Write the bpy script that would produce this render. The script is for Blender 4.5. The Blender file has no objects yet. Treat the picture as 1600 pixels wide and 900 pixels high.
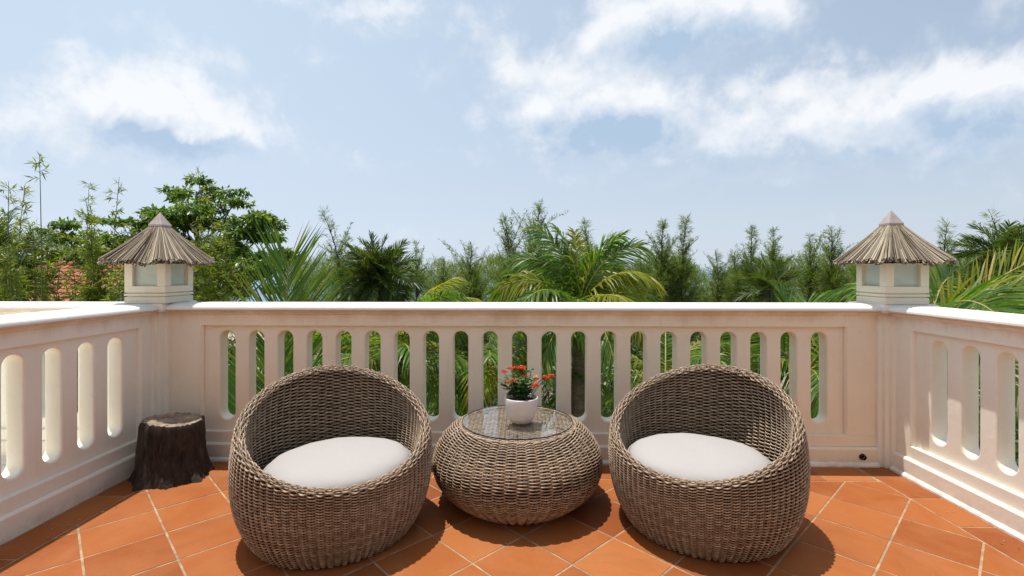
import bpy, bmesh, math, random
import numpy as np
from mathutils import Vector, Matrix, noise

R = math.radians
PI = math.pi
rng = np.random.default_rng(11)
random.seed(5)
scene = bpy.context.scene
col = scene.collection

# ---------------------------------------------------------------- camera
EYE = 1.26
cam_d = bpy.data.cameras.new('camera')
cam_d.sensor_width = 36.0
cam_d.lens = 760 / 1600 * 36
cam_d.shift_y = -29 / 1600
cam_d.clip_start = 0.05
cam_d.clip_end = 30000
cam = bpy.data.objects.new('camera', cam_d)
cam.location = (0, 0, EYE)
cam.rotation_euler = (R(90), 0, R(1.2))
col.objects.link(cam)
scene.camera = cam

# ---------------------------------------------------------------- exposure
scene.view_settings.view_transform = 'Standard'
scene.view_settings.look = 'None'
scene.view_settings.gamma = 1
scene.view_settings.use_curve_mapping = False
scene.view_settings.exposure = 0.2
scene.cycles.max_bounces = 10
scene.cycles.transparent_max_bounces = 16
scene.cycles.caustics_reflective = False
scene.cycles.caustics_refractive = False

# ---------------------------------------------------------------- sun
to_sun = Vector((-0.186, 0.112, 1.0)).normalized()
sun_el = math.asin(to_sun.z)
sun_az = math.atan2(to_sun.x, to_sun.y)
sun_d = bpy.data.lights.new('sun', 'SUN')
sun_d.energy = 4.2
sun_d.angle = R(0.5)
sun_d.color = (1.0, 0.955, 0.89)
sun = bpy.data.objects.new('sun', sun_d)
sun.rotation_euler = to_sun.to_track_quat('Z', 'Y').to_euler()
sun.location = (-4, 3, 20)
col.objects.link(sun)

# ---------------------------------------------------------------- world: sky with cumulus clouds
world = bpy.data.worlds.new('World')
scene.world = world
world.use_nodes = True


def px_dir(px, py):
    """azimuth and elevation (radians) of a direction given by where the photograph shows it"""
    x, z = (px - 800) / 760, (421 - py) / 760
    az = math.atan(x) - R(1.2)
    el = math.atan2(z, math.hypot(1, x))
    return az, el


class NT:
    def __init__(s, tree):
        s.t = tree
        s.n = tree.nodes
        s.l = tree.links

    def new(s, kind, **kw):
        nd = s.n.new(kind)
        for k, v in kw.items():
            setattr(nd, k, v)
        return nd

    def put(s, sock, v):
        if isinstance(v, bpy.types.NodeSocket):
            s.l.new(v, sock)
        else:
            sock.default_value = v

    def m(s, op, a, b=None, c=None, clamp=False):
        nd = s.n.new('ShaderNodeMath')
        nd.operation = op
        nd.use_clamp = clamp
        s.put(nd.inputs[0], a)
        if b is not None:
            s.put(nd.inputs[1], b)
        if c is not None:
            s.put(nd.inputs[2], c)
        return nd.outputs[0]

    def mix(s, f, a, b, blend='MIX'):
        nd = s.n.new('ShaderNodeMix')
        nd.data_type = 'RGBA'
        nd.blend_type = blend
        s.put(nd.inputs[0], f)
        for i, v in ((6, a), (7, b)):
            if not isinstance(v, bpy.types.NodeSocket) and len(v) == 3:
                v = tuple(v) + (1,)
            s.put(nd.inputs[i], v)
        return nd.outputs[2]

    def noise(s, vec, scale, detail=3, rough=.55, dist=0):
        nd = s.n.new('ShaderNodeTexNoise')
        if vec is not None:
            s.l.new(vec, nd.inputs['Vector'])
        nd.inputs['Scale'].default_value = scale
        nd.inputs['Detail'].default_value = detail
        nd.inputs['Roughness'].default_value = rough
        nd.inputs['Distortion'].default_value = dist
        return nd.outputs['Fac']

    def ramp(s, f, stops):
        nd = s.n.new('ShaderNodeValToRGB')
        e = nd.color_ramp.elements
        while len(e) < len(stops):
            e.new(.5)
        for el, (p, c) in zip(e, stops):
            el.position = p
            el.color = tuple(c) + (1,) if len(c) == 3 else c
        s.put(nd.inputs[0], f)
        return nd.outputs[0]


# clouds: (px, py, width, height, strength) of the lumps of cumulus
LUMPS = [(120, 185, 210, 62, .50), (285, 125, 62, 62, .60), (300, 195, 125, 60, .72), (190, 140, 80, 45, .42),
         (30, 190, 120, 60, .34), (400, 205, 80, 30, .35), (105, 80, 45, 18, .36),
         (560, 25, 95, 42, .62), (640, 10, 70, 30, .4), (550, 252, 50, 24, .46), (510, 95, 30, 22, .3), (420, 0, 60, 18, .5),
         (770, 40, 55, 45, .50), (800, 110, 60, 40, .40),
         (1060, 30, 150, 70, .85), (960, 40, 70, 60, .5), (900, 130, 110, 60, .66), (1000, 185, 140, 62, .80), (880, 190, 95, 48, .6),
         (1180, 20, 70, 45, .5), (1130, 210, 90, 42, .45),
         (1240, 130, 95, 42, .55), (1330, 165, 150, 62, .50), (1260, 220, 170, 52, .42), (1480, 150, 160, 60, .52), (1580, 120, 110, 45, .55),
         (1560, 210, 90, 45, .4), (1400, 230, 120, 40, .32), (1050, 275, 160, 24, .16), (700, 255, 120, 30, .12)]


# grey undersides of the larger clouds
BASES = [(300, 228, 130, 20, .75), (180, 215, 90, 18, .4), (985, 205, 120, 30, 1.0), (1060, 62, 95, 42, .95), (1560, 195, 120, 42, .8), (1230, 262, 210, 18, .6), (553, 260, 36, 10, .6),
         (890, 135, 55, 20, .4), (1400, 190, 90, 24, .35), (480, 0, 40, 12, .6)]


def cloud_group():
    g = bpy.data.node_groups.new('cloud_density', 'ShaderNodeTree')
    g.interface.new_socket('Direction', in_out='INPUT', socket_type='NodeSocketVector')
    g.interface.new_socket('Lift', in_out='INPUT', socket_type='NodeSocketFloat')
    g.interface.new_socket('Density', in_out='OUTPUT', socket_type='NodeSocketFloat')
    g.interface.new_socket('Shade', in_out='OUTPUT', socket_type='NodeSocketFloat')
    n = NT(g)
    gi = n.new('NodeGroupInput')
    go = n.new('NodeGroupOutput')
    sep = n.new('ShaderNodeSeparateXYZ')
    n.l.new(gi.outputs[0], sep.inputs[0])
    az = n.m('ARCTAN2', sep.outputs[0], sep.outputs[1])
    el = n.m('ADD', n.m('ARCSINE', sep.outputs[2]), gi.outputs[1])
    comb = n.new('ShaderNodeCombineXYZ')
    n.put(comb.inputs[0], az)
    n.put(comb.inputs[1], n.m('MULTIPLY', el, 1.1))
    n.put(comb.inputs[2], n.m('COSINE', az))
    wob = n.m('MULTIPLY', n.m('SUBTRACT', n.noise(comb.outputs[0], 9, 3, .6), .5), .12)
    az2 = n.m('ADD', az, wob)

    def lumps(lst):
        tot = None
        for px, py, w, h, s in lst:
            a0, e0 = px_dir(px, py)
            sa = w / 760 * math.cos(a0) ** 2
            se = h / 760 * math.cos(a0) * math.cos(e0) ** 2
            da = n.m('DIVIDE', n.m('SUBTRACT', az2, a0), sa)
            de = n.m('DIVIDE', n.m('SUBTRACT', el2, e0), se)
            q = n.m('ADD', n.m('MULTIPLY', da, da), n.m('MULTIPLY', de, de))
            v = n.m('MULTIPLY', n.m('EXPONENT', n.m('MULTIPLY', q, -1.0)), s)
            tot = v if tot is None else n.m('ADD', tot, v)
        return tot
    wob2 = n.m('MULTIPLY', n.m('SUBTRACT', n.noise(comb.outputs[0], 13, 4, .6, .5), .5), .09)
    el2 = n.m('ADD', el, wob2)
    tot = lumps(LUMPS)
    base = lumps(BASES)
    n1 = n.noise(comb.outputs[0], 4.5, 9, .56, .15)
    n2 = n.noise(comb.outputs[0], 22, 6, .62, .2)
    puff = n.m('ABSOLUTE', n.m('MULTIPLY', n.m('SUBTRACT', n.noise(comb.outputs[0], 8, 6, .52, .1), .5), 2.0))
    det = n.m('ADD', n.m('MULTIPLY', n.m('SUBTRACT', n1, .5), 1.1), n.m('MULTIPLY', n.m('SUBTRACT', n2, .5), .55))
    det = n.m('ADD', det, n.m('MULTIPLY', n.m('SUBTRACT', puff, .24), .75))
    n.l.new(n.m('ADD', tot, det), go.inputs[0])
    n.l.new(n.m('MULTIPLY', base, n.m('ADD', .82, n.m('MULTIPLY', n.m('ADD', n.m('SUBTRACT', n1, .5), n.m('SUBTRACT', n2, .5)), 1.5)), clamp=True), go.inputs[1])
    return g


def build_world():
    n = NT(world.node_tree)
    n.n.clear()
    out = n.new('ShaderNodeOutputWorld')
    bg = n.new('ShaderNodeBackground')
    sky = n.new('ShaderNodeTexSky', sky_type='NISHITA')
    sky.sun_disc = False
    sky.sun_elevation = sun_el
    sky.sun_rotation = sun_az
    sky.altitude = 10
    sky.air_density = 1.0
    sky.dust_density = 2.5
    sky.ozone_density = 1.5
    tc = n.new('ShaderNodeTexCoord')
    d = tc.outputs['Generated']
    g = cloud_group()

    def dens(lift):
        nd = n.new('ShaderNodeGroup', node_tree=g)
        n.l.new(d, nd.inputs[0])
        nd.inputs[1].default_value = lift
        return nd.outputs
    o0, o1 = dens(0.0), dens(0.03)
    d0, d1 = o0[0], o1[0]
    cover = n.new('ShaderNodeMapRange', interpolation_type='SMOOTHSTEP')
    n.put(cover.inputs[0], d0)
    cover.inputs[1].default_value = .0
    cover.inputs[2].default_value = .90
    sep = n.new('ShaderNodeSeparateXYZ')
    n.l.new(d, sep.inputs[0])
    up = n.m('MULTIPLY', sep.outputs[2], 14, clamp=True)
    mask = n.m('MULTIPLY', n.m('MULTIPLY', n.m('MAXIMUM', cover.outputs[0], n.m('MULTIPLY', o0[1], .75)), up), .88)
    lit = n.m('ADD', .80, n.m('MULTIPLY', n.m('SUBTRACT', d0, d1), 1.0))
    lit = n.m('SUBTRACT', lit, n.m('MULTIPLY', n.m('MULTIPLY', o0[1], n.m('ADD', .45, n.m('MULTIPLY', d0, .55))), 1.05), clamp=True)
    ccol = n.mix(lit, CLOUD_DARK, CLOUD_LIGHT)
    # thin high haze, thicker on the sun's side of the sky
    hz = n.m('SUBTRACT', VEIL_F, n.m('MULTIPLY', sep.outputs[0], .42), clamp=True)
    veil = n.mix(hz, sky.outputs[0], VEIL)
    haz = n.m('POWER', n.m('SUBTRACT', 1.0, n.m('ABSOLUTE', sep.outputs[2])), 5.0)
    veil = n.mix(n.m('MULTIPLY', haz, .75), veil, HORIZON)
    n.l.new(n.mix(mask, veil, ccol), bg.inputs[0])
    bg.inputs[1].default_value = 0.1
    n.l.new(bg.outputs[0], out.inputs[0])


CLOUD_DARK = (3.9, 5.15, 6.75)
CLOUD_LIGHT = (8.6, 8.7, 8.9)
VEIL_F = 0.76
VEIL = (5.2, 6.4, 7.8)
HORIZON = (6.5, 7.1, 8.05)
build_world()


# ================================================================ helpers
def tag(o, label=None, cat=None, group=None, kind=None):
    if label:
        o['label'] = label
    if cat:
        o['category'] = cat
    if group:
        o['group'] = group
    if kind:
        o['kind'] = kind
    return o


def empty(name, loc=(0, 0, 0), label=None, cat=None, group=None):
    o = bpy.data.objects.new(name, None)
    o.location = loc
    o.empty_display_size = .1
    col.objects.link(o)
    return tag(o, label, cat, group)


def link(name, me, parent=None):
    o = bpy.data.objects.new(name, me)
    col.objects.link(o)
    if parent is not None:
        o.parent = parent
    return o


def np_mesh(name, V, F, mats, midx=None, smooth=False):
    """V (n,3), F list of (m,k) index arrays -> mesh"""
    if not isinstance(F, (list, tuple)):
        F = [F]
    if not isinstance(mats, (list, tuple)):
        mats = [mats]
    me = bpy.data.meshes.new(name)
    V = np.asarray(V, np.float32)
    me.vertices.add(len(V))
    me.vertices.foreach_set('co', V.ravel())
    loops = np.concatenate([np.asarray(f, np.int32).ravel() for f in F])
    sizes = np.concatenate([np.full(len(f), f.shape[1], np.int32) for f in F])
    starts = np.concatenate([[0], np.cumsum(sizes)[:-1]]).astype(np.int32)
    me.loops.add(len(loops))
    me.loops.foreach_set('vertex_index', loops)
    me.polygons.add(len(sizes))
    me.polygons.foreach_set('loop_start', starts)
    if midx is not None:
        me.polygons.foreach_set('material_index', np.asarray(midx, np.int32))
    me.update(calc_edges=True)
    if smooth:
        me.polygons.foreach_set('use_smooth', np.ones(len(sizes), bool))
    for m_ in mats:
        me.materials.append(m_)
    return me


class Geo:
    """collects numpy pieces (quads and triangles) for one mesh"""

    def __init__(s):
        s.v, s.q, s.qm, s.n = [], [], [], 0

    def add(s, V, Q, mat=0):
        V = np.asarray(V, np.float64).reshape(-1, 3)
        Q = np.asarray(Q, np.int64).reshape(-1, 4)
        s.v.append(V)
        s.q.append(Q + s.n)
        s.qm.append(np.full(len(Q), mat))
        s.n += len(V)

    def tube(s, P, rad, sides=6, mat=0, cap=True):
        P = np.asarray(P, float)
        n = len(P)
        rad = np.broadcast_to(np.asarray(rad, float), (n,))
        T = np.gradient(P, axis=0)
        T /= np.linalg.norm(T, axis=1, keepdims=True) + 1e-9
        ref = np.array([0, 0, 1.]) if abs(T[:, 2]).mean() < .8 else np.array([1., 0, 0])
        N = np.cross(T, ref)
        N /= np.linalg.norm(N, axis=1, keepdims=True) + 1e-9
        B = np.cross(T, N)
        a = np.arange(sides) / sides * 2 * PI
        V = P[:, None] + rad[:, None, None] * (np.cos(a)[None, :, None] * N[:, None] + np.sin(a)[None, :, None] * B[:, None])
        i, j = np.meshgrid(np.arange(n - 1), np.arange(sides), indexing='ij')
        j2 = (j + 1) % sides
        Q = np.stack([i * sides + j, i * sides + j2, (i + 1) * sides + j2, (i + 1) * sides + j], -1).reshape(-1, 4)
        s.add(V, Q, mat)

    def diamonds(s, P, D, W, L, wid, mat=0, fold=0.0, bend=None):
        """leaf blades: base P, unit direction D, unit width direction W"""
        P, D, W = (np.asarray(a, float).reshape(-1, 3) for a in (P, D, W))
        L = np.broadcast_to(np.asarray(L, float), (len(P),))[:, None]
        wid = np.broadcast_to(np.asarray(wid, float), (len(P),))[:, None]
        mid = P + D * L * .45
        tip = P + D * L
        if bend is not None:
            tip = tip + bend * L
            mid = mid + bend * L * .22
        if fold:
            N = np.cross(D, W)
            lft, rgt = mid + W * wid / 2 + N * wid * fold, mid - W * wid / 2 + N * wid * fold
            V = np.stack([P, lft, tip, mid, rgt], 1).reshape(-1, 3)
            b = np.arange(len(P))[:, None] * 5
            s.add(V, np.concatenate([b + np.array([[0, 3, 2, 1]]), b + np.array([[0, 4, 2, 3]])]), mat)
        else:
            V = np.stack([P, mid + W * wid / 2, tip, mid - W * wid / 2], 1).reshape(-1, 3)
            b = np.arange(len(P))[:, None] * 4
            s.add(V, b + np.array([[0, 1, 2, 3]]), mat)

    def mesh(s, name, mats, smooth=False):
        return np_mesh(name, np.concatenate(s.v), np.concatenate(s.q), mats, np.concatenate(s.qm), smooth)

    def build(s, name, mats, parent=None, smooth=False):
        return link(name, s.mesh(name, mats, smooth), parent)


class MB:
    """small hand-made solids collected into one mesh"""

    def __init__(s):
        s.v, s.f, s.sm = [], [], []

    def add(s, V, F, smooth=False):
        b = len(s.v)
        s.v += [tuple(p) for p in V]
        s.f += [tuple(i + b for i in f) for f in F]
        s.sm += [smooth] * len(F)
        return s

    def box(s, x0, x1, y0, y1, z0, z1, ch=0.0):
        if ch <= 0:
            V = [(x, y, z) for z in (z0, z1) for x, y in ((x0, y0), (x1, y0), (x1, y1), (x0, y1))]
            return s.add(V, [(3, 2, 1, 0), (4, 5, 6, 7), (0, 1, 5, 4), (1, 2, 6, 5), (2, 3, 7, 6), (3, 0, 4, 7)])
        return s.prism([(x0, y0), (x1, y0), (x1, y1), (x0, y1)], z0, z1, ch)

    def prism(s, poly, z0, z1, ch=0.0, bottom=True):
        """vertical prism on a 2D outline, top edge chamfered by ch (outline counter-clockwise)"""
        n = len(poly)
        rings = [(poly, z0)]
        if ch > 0:
            rings += [(poly, z1 - ch), (inset(poly, ch * .3), z1 - ch * .3), (inset(poly, ch), z1)]
        else:
            rings.append((poly, z1))
        V = [(x, y, z) for pl, z in rings for x, y in pl]
        F = [(k * n + i, k * n + (i + 1) % n, (k + 1) * n + (i + 1) % n, (k + 1) * n + i)
             for k in range(len(rings) - 1) for i in range(n)]
        F.append(tuple((len(rings) - 1) * n + i for i in range(n)))
        if bottom:
            F.append(tuple(reversed(range(n))))
        return s.add(V, F)

    def lathe(s, prof, segs=32, c=(0, 0, 0), smooth=True, wob=None):
        V, F = [], []
        for i in range(segs):
            a = 2 * PI * i / segs
            for k, (r, z) in enumerate(prof):
                rr = r * (wob(a, k) if wob else 1)
                V.append((c[0] + rr * math.cos(a), c[1] + rr * math.sin(a), c[2] + z))
        m = len(prof)
        for i in range(segs):
            for k in range(m - 1):
                F.append((i * m + k, ((i + 1) % segs) * m + k, ((i + 1) % segs) * m + k + 1, i * m + k + 1))
        return s.add(V, F, smooth)

    def build(s, name, mat, parent=None, recalc=True, weld=True):
        me = s.mesh(name, mat, recalc, weld)
        return link(name, me, parent)

    def mesh(s, name, mat, recalc=True, weld=True):
        me = bpy.data.meshes.new(name)
        me.from_pydata(s.v, [], s.f)
        me.polygons.foreach_set('use_smooth', s.sm)
        for m_ in (mat if isinstance(mat, (list, tuple)) else [mat]):
            me.materials.append(m_)
        if recalc:
            bm = bmesh.new()
            bm.from_mesh(me)
            if weld:
                bmesh.ops.remove_doubles(bm, verts=bm.verts, dist=1e-5)
            bmesh.ops.recalc_face_normals(bm, faces=bm.faces)
            bm.to_mesh(me)
            bm.free()
        me.update()
        return me


def inset(poly, d):
    """inset a counter-clockwise outline by d"""
    n = len(poly)
    out = []
    for i in range(n):
        p0, p1, p2 = Vector(poly[i - 1]), Vector(poly[i]), Vector(poly[(i + 1) % n])
        e1, e2 = (p1 - p0).normalized(), (p2 - p1).normalized()
        n1, n2 = Vector((-e1.y, e1.x)), Vector((-e2.y, e2.x))
        b = n1 + n2
        k = max(b.dot(n1), .25)
        q = p1 + b * (d / k)
        out.append((q.x, q.y))
    return out


def copy_tree(o, parent=None):
    c = o.copy()
    col.objects.link(c)
    if parent is not None:
        c.parent = parent
    for ch in o.children:
        copy_tree(ch, c)
    return c


# ================================================================ materials
def new_mat(name):
    m = bpy.data.materials.new(name)
    m.use_nodes = True
    n = NT(m.node_tree)
    b = n.n['Principled BSDF']
    return m, n, b


def coords(n, kind='Object'):
    return n.new('ShaderNodeTexCoord').outputs[kind]


def bump(n, b, h, strength=.3, dist=.01):
    nd = n.new('ShaderNodeBump')
    nd.inputs['Strength'].default_value = strength
    nd.inputs['Distance'].default_value = dist
    n.l.new(h, nd.inputs['Height'])
    n.l.new(nd.outputs[0], b.inputs['Normal'])


def mat_paint(name, base, stain, rough=.6):
    m, n, b = new_mat(name)
    g = n.new('ShaderNodeNewGeometry').outputs['Position']
    big = n.noise(g, 2.3, 5, .6, .4)
    fine = n.noise(g, 38, 4, .6)
    f = n.ramp(big, [(.42, (0, 0, 0)), (.78, (1, 1, 1))])
    c = n.mix(n.m('MULTIPLY', f, .35), base, stain)
    st = n.new('ShaderNodeMapping')
    st.inputs['Scale'].default_value = (9, 9, .8)
    n.l.new(g, st.inputs[0])
    streak = n.ramp(n.noise(st.outputs[0], 2.2, 5, .65), [(.56, (0, 0, 0)), (.8, (1, 1, 1))])
    c = n.mix(n.m('MULTIPLY', streak, .34), c, stain)
    c = n.mix(n.m('MULTIPLY', n.ramp(fine, [(.60, (0, 0, 0)), (.75, (1, 1, 1))]), .12), c, tuple(v * .6 for v in stain))
    sp = n.new('ShaderNodeSeparateXYZ')
    n.l.new(g, sp.inputs[0])
    foot = n.m('SUBTRACT', 1.0, n.m('MULTIPLY', sp.outputs[2], 14.0), clamp=True)
    splash = n.m('MULTIPLY', foot, n.ramp(n.noise(g, 11, 6, .7), [(.42, (0, 0, 0)), (.66, (1, 1, 1))]))
    c = n.mix(n.m('MULTIPLY', splash, .55), c, (.34, .24, .16))
    # warm shade under the coping, painted in as a ragged ochre band
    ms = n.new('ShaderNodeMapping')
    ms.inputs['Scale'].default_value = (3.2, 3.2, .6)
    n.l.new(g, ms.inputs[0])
    run = n.m('ADD', n.m('MULTIPLY', n.m('SUBTRACT', sp.outputs[2], .985), 7.0), n.m('MULTIPLY', n.noise(ms.outputs[0], 2.0, 7, .65), 1.75))  # mask of the painted warm shade band
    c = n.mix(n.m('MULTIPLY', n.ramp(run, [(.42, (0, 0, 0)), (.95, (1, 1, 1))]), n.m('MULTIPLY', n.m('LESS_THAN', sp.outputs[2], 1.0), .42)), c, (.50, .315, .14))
    n.l.new(c, b.inputs['Base Color'])
    b.inputs['Roughness'].default_value = rough
    bump(n, b, n.m('ADD', n.m('MULTIPLY', n.noise(g, 14, 4, .6), 1.0), n.m('MULTIPLY', fine, .35)), .16, .012)
    return m


def mat_simple(name, base, rough=.5, var=.25, scale=20, bmp=.15, spec=.5, metal=0, bd=.004):
    m, n, b = new_mat(name)
    c = coords(n)
    f = n.noise(c, scale, 5, .6)
    n.l.new(n.mix(n.ramp(f, [(.3, (0, 0, 0)), (.7, (1, 1, 1))]), tuple(v * (1 - var) for v in base), tuple(min(1, v * (1 + var)) for v in base)), b.inputs['Base Color'])
    b.inputs['Roughness'].default_value = rough
    b.inputs['Specular IOR Level'].default_value = spec
    b.inputs['Metallic'].default_value = metal
    if bmp:
        bump(n, b, f, bmp, bd)
    return m


def mat_leaf(name, c1, c2, c3=None, rough=.45, trans=.4, tcol=None, spec=.4):
    """leaves: every loose blade gets its own shade between c1 and c2, some c3"""
    m, n, b = new_mat(name)
    r = n.new('ShaderNodeNewGeometry').outputs['Random Per Island']
    stops = [(0, c1), (.75, c2)] + ([(.9, c3), (1, c3)] if c3 else [(1, c2)])
    c = n.ramp(r, stops)
    c = n.mix(n.ramp(n.noise(coords(n), 1.7, 3), [(.35, (0, 0, 0)), (.65, (1, 1, 1))]), c, n.mix(.35, c, c2))
    n.l.new(c, b.inputs['Base Color'])
    b.inputs['Roughness'].default_value = rough
    b.inputs['Specular IOR Level'].default_value = spec
    tr = n.new('ShaderNodeBsdfTranslucent')
    hue = n.mix(1.0, c, tcol or (1.9, 1.9, .7), 'MULTIPLY')
    n.l.new(hue, tr.inputs[0])
    mx = n.new('ShaderNodeMixShader')
    mx.inputs[0].default_value = trans
    n.l.new(b.outputs[0], mx.inputs[1])
    n.l.new(tr.outputs[0], mx.inputs[2])
    n.l.new(mx.outputs[0], n.n['Material Output'].inputs[0])
    return m


def mat_tile():
    m, n, b = new_mat('terracotta')
    oi = n.new('ShaderNodeObjectInfo').outputs['Random']
    g = n.new('ShaderNodeNewGeometry').outputs['Position']
    base = n.ramp(oi, [(0, (.235, .062, .015)), (.35, (.30, .085, .020)), (.7, (.335, .100, .024)), (1, (.40, .138, .040))])
    cloud = n.noise(g, 3.2, 6, .62, .5)
    c = n.mix(n.m('MULTIPLY', n.ramp(cloud, [(.4, (0, 0, 0)), (.72, (1, 1, 1))]), .55), base, (.40, .155, .058))
    fine = n.noise(g, 60, 4, .65)
    c = n.mix(n.m('MULTIPLY', n.ramp(fine, [(.55, (0, 0, 0)), (.75, (1, 1, 1))]), .18), c, (.24, .070, .020))
    sp = n.ramp(n.noise(g, 120, 2, .5), [(.70, (0, 0, 0)), (.74, (1, 1, 1))])
    c = n.mix(n.m('MULTIPLY', sp, .35), c, (.62, .40, .25))
    dirt = n.ramp(n.noise(g, 1.3, 8, .72, .8), [(.52, (0, 0, 0)), (.70, (1, 1, 1))])
    c = n.mix(n.m('MULTIPLY', dirt, .38), c, (.17, .062, .026))
    n.l.new(c, b.inputs['Base Color'])
    n.l.new(n.m('ADD', .50, n.m('MULTIPLY', cloud, .3)), b.inputs['Roughness'])
    b.inputs['Specular IOR Level'].default_value = .18
    bump(n, b, n.m('ADD', fine, n.m('MULTIPLY', cloud, 2.0)), .2, .004)
    return m


def mat_wicker():
    m, n, b = new_mat('wicker')
    c = coords(n)
    r = n.new('ShaderNodeNewGeometry').outputs['Random Per Island']
    f = n.noise(c, 46, 3, .7)
    f2 = n.noise(c, 3, 3, .6)
    v = n.m('ADD', n.m('MULTIPLY', f, .75), n.m('ADD', n.m('MULTIPLY', r, .22), n.m('MULTIPLY', f2, .2)))
    n.l.new(n.ramp(v, [(.36, (.16, .098, .056)), (.58, (.355, .252, .165)), (.82, (.60, .465, .325))]), b.inputs['Base Color'])
    b.inputs['Roughness'].default_value = .38
    b.inputs['Specular IOR Level'].default_value = .55
    return m


def mat_glass():
    m, n, b = new_mat('clear_glass')
    n.n.remove(b)
    fr = n.new('ShaderNodeFresnel')
    fr.inputs[0].default_value = 2.6
    t = n.new('ShaderNodeBsdfTransparent')
    t.inputs[0].default_value = (.975, .985, .985, 1)
    gl = n.new('ShaderNodeBsdfGlossy')
    gl.inputs['Roughness'].default_value = .012
    mx = n.new('ShaderNodeMixShader')
    bf = n.new('ShaderNodeNewGeometry').outputs['Backfacing']
    n.l.new(n.m('MULTIPLY', fr.outputs[0], n.m('SUBTRACT', 1.0, bf)), mx.inputs[0])
    n.l.new(t.outputs[0], mx.inputs[1])
    n.l.new(gl.outputs[0], mx.inputs[2])
    n.l.new(mx.outputs[0], n.n['Material Output'].inputs[0])
    return m


def mat_bark(name, dark, light, scale=14, z=.25):
    m, n, b = new_mat(name)
    mp = n.new('ShaderNodeMapping')
    mp.inputs['Scale'].default_value = (1, 1, z)
    n.l.new(coords(n), mp.inputs[0])
    f = n.noise(mp.outputs[0], scale, 6, .7, .6)
    n.l.new(n.ramp(f, [(.34, dark), (.56, tuple((a + b_) / 2 for a, b_ in zip(dark, light))), (.72, light)]), b.inputs['Base Color'])
    b.inputs['Roughness'].default_value = .85
    bump(n, b, f, .8, .03)
    return m


def mat_ground():
    m, n, b = new_mat('sandy_soil')
    g = n.new('ShaderNodeNewGeometry').outputs['Position']
    a = n.noise(g, .35, 6, .6)
    f = n.noise(g, 9, 6, .65)
    c = n.ramp(a, [(.38, (.10, .13, .045)), (.5, (.34, .28, .19)), (.66, (.50, .43, .32))])
    c = n.mix(n.m('MULTIPLY', f, .5), c, (.16, .13, .08))
    n.l.new(c, b.inputs['Base Color'])
    b.inputs['Roughness'].default_value = .95
    bump(n, b, f, .6, .05)
    return m


def mat_sea():
    m, n, b = new_mat('sea_water')
    g = n.new('ShaderNodeNewGeometry').outputs['Position']
    mp = n.new('ShaderNodeMapping')
    mp.inputs['Scale'].default_value = (.25, .9, 1)
    n.l.new(g, mp.inputs[0])
    w = n.noise(mp.outputs[0], .5, 6, .6)
    n.l.new(n.mix(n.noise(g, .01, 4), (.10, .17, .25), (.15, .23, .32)), b.inputs['Base Color'])
    b.inputs['Roughness'].default_value = .28
    b.inputs['IOR'].default_value = 1.33
    bump(n, b, w, .6, .5)
    return m


M = {}
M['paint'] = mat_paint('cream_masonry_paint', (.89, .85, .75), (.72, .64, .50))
M['paint_warm_cast'] = mat_paint('warm_cast_masonry_paint', (.87, .775, .63), (.70, .56, .38))  # cream paint with the back wall's warm light cast mixed into the colour
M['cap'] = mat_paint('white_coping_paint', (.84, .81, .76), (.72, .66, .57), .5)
M['tile'] = mat_tile()
M['grout'] = mat_simple('pale_grout', (.36, .235, .135), .9, .45, 14)
M['wicker'] = mat_wicker()
M['wicker_dark'] = mat_simple('wicker_gap_shade', (.022, .014, .010), .85, .3, 30)  # near-black, puts the shade of the weave gaps into the colour
M['cushion'] = mat_simple('cream_canvas', (.405, .374, .352), .9, .05, 300, .25, .2, bd=.001)
M['piping'] = mat_simple('canvas_piping', (.36, .33, .29), .9, .1, 200, .2, .2)
M['glass'] = mat_glass()
M['glass_edge'] = mat_simple('dark_rubber', (.02, .022, .022), .4, .1, 20, 0)
M['frost'] = mat_simple('frosted_glass', (.50, .56, .50), .22, .10, 5, 0, .6)
M['thatch'] = mat_leaf('dry_thatch', (.070, .052, .036), (.40, .325, .235), (.60, .52, .40), .8, .05, (1, 1, 1), .15)
M['finial'] = mat_simple('finial_cement', (.40, .33, .31), .7, .15, 25)
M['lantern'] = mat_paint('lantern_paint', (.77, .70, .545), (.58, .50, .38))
M['pot'] = mat_simple('white_ceramic', (.80, .78, .75), .35, .04, 12, 0)
M['soil'] = mat_simple('potting_soil', (.04, .028, .02), .95, .5, 60, .8)
M['pleaf'] = mat_leaf('potted_leaf', (.016, .06, .016), (.05, .15, .035), (.30, .36, .16), .35, .2, spec=.5)
M['petal'] = mat_leaf('red_petal', (.66, .04, .02), (.80, .09, .03), (.88, .27, .08), .5, .3, (1.2, 1.2, 1.2))
M['stump_bark'] = mat_bark('stump_bark', (.008, .005, .004), (.085, .060, .042), 26, .35)
M['stump_top'] = mat_simple('sawn_wood', (.30, .225, .16), .8, .5, 22, .6, bd=.01)
M['black'] = mat_simple('black_plastic', (.008, .008, .008), .5, .1, 10, 0)
M['palm'] = mat_leaf('palm_leaflet', (.045, .110, .012), (.105, .200, .024), (.26, .26, .04), .38, .42)
M['palm_dark'] = mat_leaf('dark_palm_leaflet', (.030, .070, .014), (.070, .125, .026), (.18, .16, .05), .4, .35)
M['palm_gold'] = mat_leaf('golden_palm_leaflet', (.12, .19, .014), (.27, .28, .025), (.42, .30, .045), .4, .42)
M['rachis'] = mat_simple('palm_midrib', (.30, .27, .06), .5, .2, 8, .1)
M['palm_bark'] = mat_bark('palm_bark', (.09, .07, .05), (.26, .21, .16), 6, 4)
M['casuarina'] = mat_leaf('casuarina_needles', (.075, .120, .026), (.155, .210, .048), (.26, .26, .10), .6, .45, (1.8, 1.9, .8), .2)
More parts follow.
